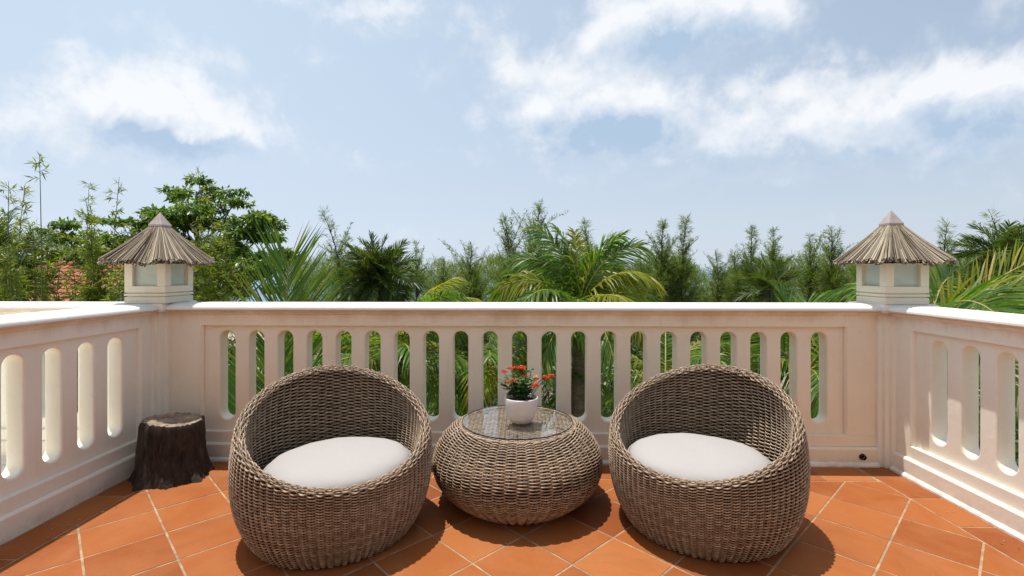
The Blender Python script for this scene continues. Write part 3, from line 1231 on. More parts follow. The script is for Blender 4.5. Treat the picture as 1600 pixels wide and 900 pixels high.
# ---------------------------------------------------------------- potted plant
def make_plant():
    loc = table.location + Vector((.022, -.035, .4268))
    root = empty('potted_plant', loc, 'small red flowering plant in a rounded white pot on the glass table', 'potted plant')
    pot = MB().lathe([(0, 0), (.048, 0), (.058, .004), (.074, .03), (.085, .065), (.090, .10), (.092, .132), (.0905, .136), (.087, .136), (.0845, .128), (.080, .115)], 48)
    po = pot.build('pot', M['pot'], root)
    MB().lathe([(0, .120), (.04, .122), (.0815, .116)], 24).build('soil', M['soil'], po, recalc=False)
    r = np.random.default_rng(21)
    stems, leaf = Geo(), Geo()
    n_st = 24
    tips = []
    for k in range(n_st):
        a = r.uniform(0, 2 * PI)
        rad = r.uniform(.01, .068)
        h = r.uniform(.04, .115) + (.035 if k < 10 else 0)
        base = np.array([rad * .5 * math.cos(a), rad * .5 * math.sin(a), .118])
        tip = np.array([rad * 1.5 * math.cos(a), rad * 1.2 * math.sin(a), .118 + h])
        t = np.linspace(0, 1, 5)[:, None]
        P = base * (1 - t) + tip * t + np.array([0, 0, .01]) * np.sin(t * PI)
        stems.tube(P, .002, 5)
        tips.append(tip)
        for q in range(13):
            w = r.uniform(.25, 1.1)
            p = base * (1 - w) + tip * w
            b = r.uniform(0, 2 * PI)
            d = np.array([math.cos(b), math.sin(b), r.uniform(-.2, .6)])
            d /= np.linalg.norm(d)
            wd = np.cross(d, [0, 0, 1])
            wd /= np.linalg.norm(wd)
            leaf.diamonds(p, d, wd, r.uniform(.030, .050), r.uniform(.022, .034), fold=.18, bend=np.array([0, 0, -.12]))
    leaf.build('foliage', M['pleaf'], root)
    heads = [(-.092, -.01, .240, .015), (-.055, -.02, .264, .016), (-.072, -.03, .218, .014), (.004, -.02, .256, .026), (.018, -.03, .232, .018), (-.024, .01, .266, .014), (-.036, -.05, .205, .016),
             (.070, -.06, .182, .024), (.078, -.02, .212, .014), (.122, -.02, .236, .014), (.156, -.02, .226, .018), (.138, .0, .230, .012)]
    for (x, y, z, s) in heads:
        z += r.uniform(.0, .035)
        x *= 1.05
        g = Geo()
        for q in range(int(900 * s) + 4):
            c = r.normal(0, 1, 3)
            c /= np.linalg.norm(c)
            c[2] = abs(c[2]) * .7
            p = np.array([x, y, z]) + c * s * r.uniform(.3, .9)
            for w in range(4):
                b = w * PI / 2 + r.uniform(0, 1)
                d = np.array([math.cos(b), math.sin(b), .3]) * .9 + c * .5
                d /= np.linalg.norm(d)
                wd = np.cross(d, c)
                wd /= np.linalg.norm(wd) + 1e-6
                g.diamonds(p, d, wd, r.uniform(.008, .012), .0075)
        g.build('flower_cluster', M['petal'], root)
        base = np.array([x * .3, y * .3, .125])
        t = np.linspace(0, 1, 6)[:, None]
        stems.tube(base * (1 - t) + np.array([x, y, z]) * t + np.array([0, 0, .02]) * np.sin(t * PI), .0016, 5)
    stems.build('stems', M['pleaf'], root)
    return root


make_plant()


# ---------------------------------------------------------------- tree stump
def make_stump():
    root = empty('tree_stump', (-2.135, 2.93, 0), 'dark weathered tree stump with a pale sawn top in the left corner of the terrace', 'stump')
    segs, H = 120, .345
    zs = [0, .02, .05, .09, .14, .19, .24, .29, .325, H]
    V, F = [], []
    lobes = [(-2.9, .55), (-1.9, .5), (-.35, .75), (.6, .3), (2.0, .4), (-1.1, .35)]
    for i in range(segs):
        a = 2 * PI * i / segs
        for k, z in enumerate(zs):
            fl = max(0, 1 - z / .17) ** 2
            lob = sum(s * math.exp(-((math.atan2(math.sin(a - c), math.cos(a - c))) / .22) ** 2) for c, s in lobes)
            r = .148 + .008 * math.sin(a * 2 + 1) + .022 * (1 - z / H) + fl * (.018 + .075 * lob)
            r += .013 * noise.noise(Vector((math.cos(a) * 5, math.sin(a) * 5, z * 3))) + .015 * noise.noise(Vector((math.cos(a) * 16, math.sin(a) * 16, z * 5)))
            r += .006 * noise.noise(Vector((math.cos(a) * 40, math.sin(a) * 40, z * 25)))
            if k == len(zs) - 1:
                r -= .006
            V.append((r * math.cos(a), r * math.sin(a), z + (-.014 * math.cos(a) + .004 * math.sin(2 * a) + .008 * noise.noise(Vector((math.cos(a) * 9, math.sin(a) * 9, 7)))) * (z / H) ** 2))
    m = len(zs)
    for i in range(segs):
        for k in range(m - 1):
            F.append((i * m + k, ((i + 1) % segs) * m + k, ((i + 1) % segs) * m + k + 1, i * m + k + 1))
    MB().add(V, F, True).build('bark', M['stump_bark'], root, recalc=True)
    rimv = [V[i * m + m - 1] for i in range(segs)]
    TV, TF = list(rimv), []
    levels = [.93, .8, .62, .42, .2]
    for f in levels:
        for i in range(segs):
            x, y, z = rimv[i]
            dz = .007 * noise.noise(Vector((x * f * 30, y * f * 30, 2))) + (-.012 if f < .5 else -.002) + .004 * math.sin(f * 60)
            TV.append((x * f, y * f, H + (z - H) * f + dz))
    c = len(TV)
    TV.append((0, 0, H - .02))
    for L in range(len(levels)):
        for i in range(segs):
            TF.append((L * segs + i, L * segs + (i + 1) % segs, (L + 1) * segs + (i + 1) % segs, (L + 1) * segs + i))
    for i in range(segs):
        TF.append((len(levels) * segs + i, len(levels) * segs + (i + 1) % segs, c))
    MB().add(TV, TF, False).build('sawn_top', M['stump_top'], root, recalc=True)


make_stump()


# ================================================================ vegetation
def unit(a):
    a = np.asarray(a, float)
    return a / (np.linalg.norm(a, axis=-1, keepdims=True) + 1e-9)


def frond_geo(az, el0, L, droop, nl=52, ll=.55, r=None, twist=0.0, wid=.034, lift=.25, gold=0.0, hang=.35, ang=(62, 34), roll=0.0):
    """a feather palm frond rooted at the origin: midrib and two combs of leaflets"""
    r = r or rng
    n = 22
    t = np.linspace(0, 1, n)
    ra = el0 - droop * t ** 1.5
    side = twist * t ** 2
    ds = L / (n - 1)
    d = np.stack([np.cos(ra) * np.cos(side), np.cos(ra) * np.sin(side), np.sin(ra)], -1)
    P = np.concatenate([[np.zeros(3)], np.cumsum(d[:-1] * ds, 0)])
    g = Geo()
    g.tube(P, .017 * (1 - t) ** .8 * (L / 2.2) + .003, 5, mat=1)
    T = unit(np.gradient(P, axis=0))
    lat = unit(np.cross(np.tile([0, 0, 1.], (n, 1)), T))
    up = np.cross(T, lat)
    rl = R(roll)
    lat, up = lat * math.cos(rl) + up * math.sin(rl), up * math.cos(rl) - lat * math.sin(rl)
    for sgn in (-1, 1):
        tt = np.linspace(.10, .99, nl) + r.uniform(-.006, .006, nl)
        tt = np.clip(tt, 0, 1)
        p = np.stack([np.interp(tt, t, P[:, k]) for k in range(3)], -1)
        Tt = unit(np.stack([np.interp(tt, t, T[:, k]) for k in range(3)], -1))
        Lt = unit(np.stack([np.interp(tt, t, lat[:, k]) for k in range(3)], -1)) * sgn
        Ut = unit(np.stack([np.interp(tt, t, up[:, k]) for k in range(3)], -1))
        fw = np.radians(ang[0] - ang[1] * tt + r.normal(0, 4, nl))
        D = unit(np.cos(fw)[:, None] * Tt + np.sin(fw)[:, None] * (Lt + Ut * (lift + r.normal(0, .16, nl))[:, None]))
        ln_ = ll * np.sin(PI * np.clip(.16 + .74 * tt, 0, 1)) ** .6 * r.uniform(.88, 1.08, nl)
        W = unit(np.cross(D, Ut) + .5 * r.normal(0, 1, (nl, 3)))
        W = unit(W - D * (W * D).sum(1, keepdims=True))
        hg = hang * r.uniform(.6, 1.4, nl)
        segs = [0, .34, .70, 1.0]
        wids = [.55, 1.0, .72, .04]
        rows = []
        for s_, w_ in zip(segs, wids):
            c = p + D * (ln_ * s_)[:, None] + np.array([0, 0, -1.]) * (ln_ * hg * s_ ** 2.2)[:, None]
            rows.append(c + W * wid * w_ / 2)
            rows.append(c - W * wid * w_ / 2)
        V = np.stack(rows, 1).reshape(-1, 3)
        b = np.arange(nl)[:, None] * 8
        Q = np.concatenate([b + np.array([[2 * k, 2 * k + 2, 2 * k + 3, 2 * k + 1]]) for k in range(3)])
        g.add(V, Q, 0)
    c, s_ = math.cos(az), math.sin(az)
    Rm = np.array([[c, s_, 0], [-s_, c, 0], [0, 0, 1]])
    g.v = [v @ Rm for v in g.v]
    return g


def litter():
    """crumbs and dry bits blown against the foot of the walls and under the furniture"""
    r = np.random.default_rng(17)
    g = Geo()
    n = 130
    x = np.concatenate([r.uniform(-2.25, 2.25, 60), r.normal(.1, .35, 30), r.uniform(2.1, 2.26, 15), r.uniform(-2.3, -2.1, 25)])
    y = np.concatenate([3.12 - np.abs(r.normal(0, .05, 60)), r.normal(2.45, .12, 30), r.uniform(2.0, 3.1, 15), r.uniform(1.7, 2.6, 25)])
    a = r.uniform(0, 2 * PI, n)
    D = np.stack([np.cos(a), np.sin(a), r.uniform(0, .25, n)], -1)
    W = np.stack([-np.sin(a), np.cos(a), r.uniform(-.3, .3, n)], -1)
    g.diamonds(np.stack([x, y, np.full(n, .0035)], -1), unit(D), unit(W), r.uniform(.005, .020, n), r.uniform(.003, .008, n), fold=.2)
    o = g.build('leaf_litter', M['thatch'])
    tag(o, 'dry crumbs and leaf bits scattered on the terrace tiles', kind='stuff')


litter()


def palm(name, loc, trunk_h, trunk_r, fronds, label, mat, group=None, seed=1, stiff=False):
    """fronds: (azimuth deg, elevation deg, length, droop deg, options)"""
    root = empty(name, (loc[0], loc[1], loc[2] - trunk_h), label, 'palm tree', group)
    r = np.random.default_rng(seed)
    g = Geo()
    n = 16
    t = np.linspace(0, 1, n)
    bend = np.array([r.uniform(-.25, .25), r.uniform(-.1, .3), 0])
    P = np.stack([bend[0] * (1 - t) ** 2, bend[1] * (1 - t) ** 2, t * trunk_h], -1)
    rad = trunk_r * (1 + .5 * (1 - t) ** 6) * (1 + .06 * (np.arange(n) % 2))
    g.tube(P, rad, 10)
    g.build('trunk', M['palm_bark'], root, True)
    for (az, el, L, dr, *op) in fronds:
        kw = dict(op[0]) if op else {}
        mt = M[kw.pop('mat', mat)]
        fg = frond_geo(R(az), R(el), L, R(dr), r=r, **kw)
        o = fg.build('frond', [mt, M['rachis']], root)
        o.location = (0, 0, trunk_h)
    return root


def ring_fronds(n, r, el=(20, 75), L=(1.8, 2.3), dr=(50, 95), az0=0, **kw):
    out = []
    for k in range(n):
        f = ((k * 7) % n) / n if n > 20 else (k % 3) / 2
        out.append((az0 + k * 137.5 + r.uniform(-12, 12), el[0] + (el[1] - el[0]) * f + r.uniform(-8, 8), r.uniform(*L), r.uniform(*dr), dict(dict(roll=r.uniform(-55, 55)), **kw)))
    return out


def at(px, py, Zc):
    """world point seen at a place of the photograph, Zc metres away"""
    p = cam_to_world((px - 800) / 760 * Zc, Zc)
    p.z = EYE + (421 - py) / 760 * Zc
    return p


def add_palms():
    r = np.random.default_rng(41)
    lab = 'coconut palms behind the railing'
    H = dict(hang=.55, lift=.05, wid=.024, nl=62, ll=.46)
    HL, HR = dict(H, roll=-50, hang=.45), dict(H, roll=50, hang=.45)
    G = dict(H, mat='palm_gold')
    # central coconut palm
    fr = [(176, 74, 1.55, 100, HL), (160, 60, 1.45, 85, HR), (172, 82, 1.65, 55, dict(HL, ll=.5)), (150, 88, 1.5, 40, dict(H, ll=.45)), (100, 86, 1.35, 20, dict(H, mat='palm_gold', ll=.42)), (5, 74, 1.6, 75, dict(HR, ll=.52)), (12, 82, 1.5, 60, dict(HL, ll=.5)), (190, 35, 1.5, 60, HR), (170, 25, 1.5, 70, HL), (20, 30, 1.4, 60, HR),
          (2, 58, 1.2, 75, dict(G, roll=60, hang=.8)), (-20, 62, 1.5, 105, G), (198, 50, 1.5, 90, dict(G, roll=-50)), (225, 40, 1.6, 100, H), (262, 30, 1.5, 95, H), (300, 34, 1.6, 95, G), (330, 25, 1.3, 80, H), (188, 12, 1.4, 80, H), (350, 5, 1.3, 75, H), (240, -5, 1.5, 60, H), (285, 2, 1.5, 70, H), (90, 45, 1.6, 80, H), (130, 30, 1.6, 75, H)]
    fr = [(f[0], f[1], f[2] * .88) + tuple(f[3:]) for f in fr]
    palm('coconut_palm', at(905, 486, 7.0), 4.5, .10, fr, 'coconut palm behind the middle of the railing, its arching fronds rising above the potted plant', 'palm', lab, 2)
    # left palm with one tall upright frond
    U = dict(ll=.72, hang=.35, wid=.028, nl=58, roll=35)
    fr = [(93, 86, 2.75, 3, dict(nl=104, ll=1.12, lift=.03, hang=.02, wid=.021, ang=(50, 24))), (160, 50, 2.4, 60, U), (120, 62, 2.2, 45, U), (60, 55, 2.2, 60, U), (20, 40, 2.2, 60, U), (200, 45, 2.2, 60, U),
          (235, 50, 2.1, 80, U), (270, 45, 1.9, 80, U), (310, 45, 2.1, 80, U), (345, 35, 2.2, 80, U), (5, 55, 2.0, 75, G), (180, 15, 2.2, 60, U), (330, 5, 2, 60, U), (250, 10, 1.8, 60, U), (290, 15, 1.8, 60, U)]
    palm('coconut_palm', at(436, 800, 5.3), 2.6, .11, fr, 'coconut palm with one tall upright frond, right of the left lantern', 'palm', lab, 3)
    fr = ring_fronds(14, r, (5, 60), (1.3, 1.8), (60, 95), **H) + [(20, 70, 1.75, 95, G), (160, 60, 1.4, 100, G), (10, 80, 1.6, 70, G)]
    palm('coconut_palm', at(612, 575, 6.6), 3.8, .10, fr, 'coconut palm with a golden frond arching over the coping behind the left chair', 'palm', lab, 4)
    fr = ring_fronds(12, r, (0, 45), (1.3, 1.6), (60, 90), **H) + [(172, 40, 1.45, 25, dict(lift=.1, hang=.1, ll=.6, wid=.022, roll=75)), (110, 74, 1.2, 15, dict(lift=.1, hang=.08, ll=.62, wid=.022, roll=20)), (60, 66, 1.15, 25, dict(hang=.1, ll=.55, wid=.022)), (20, 50, 1.2, 65, dict(G, roll=50)), (8, 60, 1.2, 95, dict(G, roll=50))]
    palm('coconut_palm', at(1262, 580, 7.0), 4.0, .10, fr, 'coconut palm with fanned yellow-green fronds left of the right lantern', 'palm', lab, 5)
    fr = ring_fronds(14, r, (5, 60), (1.6, 2.1), (60, 95), **H) + [(175, 62, 1.8, 100, G), (30, 66, 1.7, 100, G), (330, 60, 1.7, 100, G)]
    palm('coconut_palm', at(1040, 620, 7.6), 3.6, .10, fr, 'low coconut palm with drooping gold fronds, seen through the slots behind the right chair', 'palm', lab, 6)
    fr = ring_fronds(14, r, (5, 60), (1.5, 2.0), (60, 95), **H) + [(160, 60, 1.8, 100, G), (30, 60, 1.8, 100, G), (270, 55, 1.6, 100, G)]
    palm('coconut_palm', at(760, 620, 7.2), 3.6, .10, fr, 'low coconut palm with drooping gold fronds, seen through the slots left of the potted plant', 'palm', lab, 7)
    # palm behind the right lantern: its fronds run out to the right edge
    S = dict(ll=.58, hang=.12, lift=.05, wid=.022, nl=54, roll=62, ang=(50, 28))
    fr = [(8, 31, 2.0, 12, dict(S, mat='palm_gold')), (2, 18, 2.2, 16, S), (40, 40, 1.6, 60, S), (-6, 18, 2.2, 30, dict(S, mat='palm_gold')), (170, 30, 1.1, 70, H), (150, 45, 1.1, 70, H), (190, 45, 1.1, 95, G), (90, 40, 1.5, 70, H), (45, 30, 1.7, 60, H),
          (340, 5, 2.0, 50, U), (300, 30, 1.8, 80, U), (250, 30, 1.8, 80, U), (210, 10, 1.8, 60, U), (270, 0, 1.7, 50, U)]
    palm('coconut_palm', at(1452, 505, 5.6), 4.6, .11, fr, 'coconut palm behind the right lantern, its bright fronds running out to the right edge', 'palm', lab, 8)
    fr = ring_fronds(14, r, (5, 60), (1.5, 2.0), (60, 95), **H)
    palm('coconut_palm', at(1690, 600, 6.5), 4.0, .10, fr, 'coconut palm outside the right railing, lowest of the palms', 'palm', lab, 9)
    # stiff dark date palms further back
    fr = ring_fronds(66, r, (-55, 82), (.85, 1.3), (20, 60), nl=46, ll=.42, wid=.024, hang=.15)
    palm('date_palm', at(590, 434, 13.0), 5.0, .17, fr, 'dark stiff-leaved date palm standing left of the casuarina hedge', 'palm_dark', 'date palms', 12)
    fr = ring_fronds(50, r, (-60, 80), (.9, 1.3), (40, 75), nl=40, ll=.4, wid=.024, hang=.15)
    palm('date_palm', at(1568, 408, 12.5), 5.4, .15, fr, 'dark date palm crown near the right edge, above the bright fronds', 'palm_dark', 'date palms', 13)
    fr = ring_fronds(32, r, (-40, 84), (.8, 1.2), (20, 50), nl=36, ll=.36, wid=.022, hang=.1)
    palm('date_palm', at(1205, 452, 14), 4.7, .15, fr, 'small spiky date palm among the casuarinas between centre and right lantern', 'palm_dark', 'date palms', 14)
    fr = ring_fronds(36, r, (-50, 80), (.9, 1.4), (50, 85), nl=40, ll=.45, wid=.024)
    palm('date_palm', at(8, 395, 12), 5.2, .15, fr, 'small dark palm at the far left edge among the bamboo', 'palm_dark', 'date palms', 15)


add_palms()


def casuarina(loc, H, rad, seed, label, lean=(0, 0), dens=1.0, tipn=1, group='casuarina trees by the beach'):
    r = np.random.default_rng(seed)
    root = empty('casuarina_tree', loc, label, 'tree', group)
    rad *= 1.3
    g, cr = Geo(), Geo()
    nP = 24
    t = np.linspace(0, 1, nP)
    leaders = []
    for q in range(tipn):
        ox, oy = (0, 0) if q == 0 else (r.uniform(-.35, .35), r.uniform(-.3, .3))
        hh = H * (1 if q == 0 else r.uniform(.82, .97))
        curve = np.array([lean[0] * .5 + ox, lean[1] + oy, 0])
        P = np.stack([curve[0] * t ** 2 + lean[0] * .5 * t ** 5, curve[1] * t ** 2, t * hh], -1)
        P[:, 0] += .05 * np.sin(t * 9 + seed)
        g.tube(P, .075 * (1 - t) ** .9 + .006, 5)
        leaders.append((P, hh))
    TW = []
    for k in range(int(20 * dens) + 3):
        P, hh = leaders[k % len(leaders)]
        h = r.uniform(.50, .86)
        p0 = np.array([np.interp(h, t, P[:, q]) for q in range(3)])
        a, el = r.uniform(0, 2 * PI), R(r.uniform(50, 78))
        bl = r.uniform(.6, 1.3) * rad * (1.3 - h) * 1.7
        d = np.array([math.cos(a) * math.cos(el), math.sin(a) * math.cos(el), math.sin(el)])
        s = np.linspace(0, 1, 8)[:, None]
        bow = np.array([math.cos(a), math.sin(a), -.3]) * bl * r.uniform(.0, .35)
        g.tube(p0 + d * bl * s + bow * s ** 3, .009 * (1 - s[:, 0]) + .003, 3)
        nt = int(34 * bl)
        w = 1 - (1 - r.uniform(0, 1, nt)) ** .8 * .95
        TW.append((p0 + d * bl * w[:, None] + bow * (w ** 3)[:, None], unit(d * 1.1 + r.normal(0, .42, (nt, 3))), r.uniform(.12, .26, nt) * (1.25 - .7 * w)))
    for P, hh in leaders:
        nb = int(150 * dens * (1 if tipn == 1 else .75))
        hb = 1 - (1 - r.uniform(.22, 1, nb)) ** 1.0
        hb = np.concatenate([hb, r.uniform(.86, 1, int(16 * dens))])
        for h in hb:
            p0 = np.array([np.interp(h, t, P[:, k]) for k in range(3)])
            bl = rad * max(min(1, max(0, .86 - h) / .36) ** .8, .26 * (1.01 - h) / .2) * r.uniform(.3, 1.1)
            a = r.uniform(0, 2 * PI)
            el = R(r.uniform(18, 58) + 14 * h)
            d = np.array([math.cos(a) * math.cos(el), math.sin(a) * math.cos(el), math.sin(el)])
            s = np.linspace(0, 1, 6)[:, None]
            B = p0 + d * bl * s + np.array([0, 0, .25 * bl]) * s ** 2 * r.uniform(-.6, 1)
            g.tube(B, .010 * (1 - s[:, 0]) + .003, 3)
            nt = max(3, int((36 if h < .78 else 10) * (bl / rad + .22)))
            w = r.uniform(.12, 1.02, nt)
            pp = p0 + d * bl * w[:, None] + np.array([0, 0, .25 * bl]) * (w ** 2)[:, None] * .3
            dd = unit(d * r.uniform(.4, 1.2, (nt, 1)) + r.normal(0, .48, (nt, 3)) + np.array([0, 0, .18]))
            TW.append((pp, dd, r.uniform(.18, .42, nt) * (1.1 - .4 * h)))
    pp = np.concatenate([a[0] for a in TW])
    dd = np.concatenate([a[1] for a in TW])
    L = np.concatenate([a[2] for a in TW])
    # each twig is a spray of needle-like branchlets
    for k in range(5):
        n = len(pp)
        s0 = r.uniform(0, .7, n)
        d2 = unit(dd + r.normal(0, .34, (n, 3)))
        W = unit(np.cross(d2, r.normal(0, 1, (n, 3))))
        bend = np.zeros((n, 3))
        bend[:, 2] = -r.uniform(.05, .3, n)
        cr.diamonds(pp + dd * (L * s0)[:, None], d2, W, L * r.uniform(.5, .95, n), r.uniform(.008, .016, n), bend=bend)
    g.build('trunk', M['cas_bark'], root)
    cr.build('crown', M['casuarina'], root)
    return root


def add_casuarinas():
    S = []
    # (px, py of the tip, distance, crown radius, lean, density, leaders, label)
    S.append((503, 335, 14, .85, (-.9, 0), .55, 1, 'thin casuarina leaning left, between the upright frond and the date palm'))
    S.append((548, 400, 17, 1.0, (.1, 0), .8, 1, 'small bushy casuarina right behind the date palm'))
    S.append((652, 382, 16, .75, (.12, 0), .55, 1, 'slim casuarina with a single bare tip, right of the date palm'))
    S.append((692, 408, 18, 1.15, (-.1, 0), .9, 2, 'low casuarina at the left end of the dense hedge'))
    S.append((738, 385, 17, 1.3, (.1, 0), 1.0, 2, 'bushy casuarina left of the central palm, second from the hedge end'))
    S.append((786, 342, 16.5, 1.25, (-.55, 0), 1.0, 1, 'tall casuarina with a tip bent left, just left of the central palm'))
    S.append((842, 318, 16, 1.3, (.30, 0), 1.0, 1, 'tallest casuarina, its wispy tip over the left fronds of the central palm'))
    S.append((880, 385, 19, 1.3, (.1, 0), 1.0, 2, 'casuarina hidden largely behind the central palm'))
    S.append((914, 350, 16.5, 1.0, (-.30, 0), .8, 1, 'casuarina with a thin tip rising behind the middle of the central palm'))
    S.append((962, 372, 18, 1.2, (.1, 0), 1.0, 2, 'casuarina at the right fringe of the central palm'))
    S.append((1037, 350, 15.5, .85, (.05, 0), 1.1, 1, 'pointed casuarina, left one of the pair right of the central palm'))
    S.append((1071, 343, 15.5, .85, (.12, 0), 1.1, 1, 'pointed casuarina, right one of the pair right of the central palm'))
    S.append((1012, 395, 18, 1.2, (-.05, 0), 1.0, 2, 'low dark casuarina filling between the central palm and the pointed pair'))
    S.append((1118, 400, 17, .9, (-.1, 0), .7, 1, 'small casuarina beside the gap with the sea view'))
    S.append((1148, 398, 16.5, .9, (-.05, 0), 1.0, 1, 'short dense casuarina right of the gap with the sea view'))
    S.append((1178, 358, 16, .95, (.2, 0), 1.0, 1, 'casuarina with a tip curling right, left of the spiky date palm'))
    S.append((1210, 362, 17.5, .9, (.06, 0), .8, 1, 'thin-tipped casuarina directly behind the spiky date palm'))
    S.append((1265, 370, 17, 1.0, (-.12, 0), .9, 1, 'casuarina with sparse branches left of the right lantern'))
    S.append((1297, 360, 16, 1.0, (-.12, 0), 1.0, 1, 'casuarina with a bent tip touching the left eave of the right lantern'))
    S.append((1345, 385, 17, 1.2, (0, 0), 1.0, 2, 'casuarina standing behind the right lantern roof'))
    S.append((1425, 390, 17, 1.3, (0, 0), 1.0, 2, 'casuarina standing behind the right half of the lantern roof'))
    S.append((1482, 352, 14.5, .9, (.35, 0), .8, 1, 'slender casuarina right of the right lantern'))
    S.append((1520, 375, 15, 1.1, (.1, 0), 1.0, 2, 'dense casuarina between the slender one and the dark date palm'))
    S.append((1548, 335, 14, 1.1, (-.9, 0), .8, 1, 'casuarina with a long drooping tip near the right edge'))
    S.append((1600, 350, 14, 1.2, (-.3, 0), 1.0, 2, 'casuarina at the right edge of the view'))
    S.append((1650, 360, 15, 1.3, (-.2, 0), 1.0, 2, 'casuarina just cut by the right edge of the view'))
    S.append((470, 425, 18, 1.2, (0, 0), .9, 2, 'low casuarina seen through the upright palm frond'))
    for k, (px, py, D, rad, lean, dens, tipn, lab) in enumerate(S):
        p = at(px, py, D)
        H = p.z - (GZ - .1)
        casuarina((p.x - lean[0], p.y, GZ - .1), H, rad, 100 + k, lab, lean, dens, tipn)


add_casuarinas()


def thicket():
    r = np.random.default_rng(88)
    g = Geo()
    n = 34000
    px = r.uniform(440, 1750, n)
    D = r.uniform(18.5, 22, n)
    t = R(1.2)
    Xc = (px - 800) / 760 * D
    x, y = Xc * math.cos(t) - D * math.sin(t), Xc * math.sin(t) + D * math.cos(t)
    top = np.array([1.55 + .75 * noise.noise(Vector((a * .55, b * .2, 9))) + .45 * noise.noise(Vector((a * 1.7, b * .5, 2))) for a, b in zip(x, y)])
    top = top - .55 * np.exp(-((px - 1105) / 32) ** 2) - .35 * np.exp(-((px - 660) / 30) ** 2)
    z = top - np.abs(r.normal(0, 1.0, n)) * 1.3
    z = np.maximum(z, GZ + .1)
    p = np.stack([x, y, z], -1)
    up = unit(r.normal(0, .55, (n, 3)) + np.array([0, 0, .9]))
    for k in range(4):
        d = unit(up + r.normal(0, .34, (n, 3)))
        W = unit(np.cross(d, r.normal(0, 1, (n, 3))))
        b = np.zeros((n, 3))
        b[:, 2] = -r.uniform(.05, .3, n)
        g.diamonds(p + r.normal(0, .07, (n, 3)), d, W, r.uniform(.18, .42, n), r.uniform(.011, .020, n), bend=b)
    o = g.build('casuarina_thicket', M['casuarina'])
    tag(o, 'continuous feathery casuarina thicket behind the single trees, before the sea', kind='stuff')


thicket()


def leaf_cloud(g, c, rad, n, L, W, r, flat=.5, droop=-.25, mat=0, shell=.35):
    """leaves scattered through a flattened clump"""
    d = unit(r.normal(0, 1, (n, 3)))
    p = np.asarray(c) + d * (rad * r.uniform(shell, 1, (n, 1))) * np.array([1, 1, flat])
    D = unit(d * np.array([1, 1, .4]) + r.normal(0, .55, (n, 3)) + np.array([0, 0, droop]))
    Wd = unit(np.cross(D, np.array([0, 0, 1.]) + r.normal(0, .45, (n, 3))))
    g.diamonds(p, D, Wd, r.uniform(*L, n), r.uniform(*W, n), mat, fold=.12, bend=np.array([0, 0, -.12]))


def almond_tree():
    r = np.random.default_rng(77)
    D = 12.5
    base = at(318, 421, D)
    root = empty('almond_tree', (base.x, base.y, GZ - .1), 'broad-leaved almond tree with layered branches behind the left lantern', 'tree')
    o = np.array([base.x, base.y, GZ - .1])
    g, cr = Geo(), Geo()
    top = np.array(at(318, 300, D)) - o
    t = np.linspace(0, 1, 14)[:, None]
    P = np.array([0, 0, 0]) * (1 - t) + top * t + np.array([.12, .1, 0]) * np.sin(t * 5)
    g.tube(P, .14 * (1 - t[:, 0]) ** .8 + .02, 8)
    spots = [(318, 282, .30), (292, 300, .33), (278, 308, .25), (330, 300, .34), (345, 318, .30), (368, 312, .26), (378, 304, .18), (300, 330, .42), (330, 345, .45), (250, 335, .34), (232, 330, .30), (222, 345, .26),
             (215, 360, .28), (200, 372, .28), (268, 345, .4), (390, 345, .36), (410, 338, .34), (428, 350, .34), (432, 368, .30), (405, 368, .38), (375, 365, .42), (345, 385, .5), (310, 380, .5), (365, 400, .45), (400, 398, .38),
             (440, 392, .26), (455, 396, .2), (330, 420, .5), (372, 432, .45), (300, 430, .5), (345, 455, .5), (280, 400, .45), (180, 385, .3), (155, 378, .28), (140, 395, .3), (412, 425, .35), (165, 345, .24), (190, 345, .2), (110, 350, .3), (90, 365, .3), (130, 372, .35), (100, 395, .4), (160, 410, .4), (60, 400, .35), (285, 335, .35), (355, 345, .4), (325, 325, .35), (395, 420, .4), (345, 425, .5), (300, 405, .45), (420, 405, .35), (385, 445, .4), (260, 370, .35)]
    for px, py, rad in spots:
        c = np.array(at(px, py, D + r.uniform(-.9, .9))) - o
        h = np.clip((c[2] - .5 - .45 * np.hypot(c[0], c[1])) / top[2], .12, .96)
        p0 = np.array([np.interp(h, t[:, 0], P[:, k]) for k in range(3)])
        s = np.linspace(0, 1, 7)[:, None]
        B = p0 * (1 - s) + c * s + np.array([0, 0, -.25]) * np.sin(s * PI)
        g.tube(B, .030 * (1 - s[:, 0]) + .008, 5)
        for q in range(3):
            cc = c + r.normal(0, 1, 3) * rad * np.array([.55, .55, .22])
            leaf_cloud(cr, cc, rad * r.uniform(.55, .9), int(112 * (rad / .33) ** 2), (.09, .17), (.05, .085), r, flat=.42)
    g.build('trunk', M['broad_bark'], root, True)
    cr.build('crown', M['broad'], root)


almond_tree()


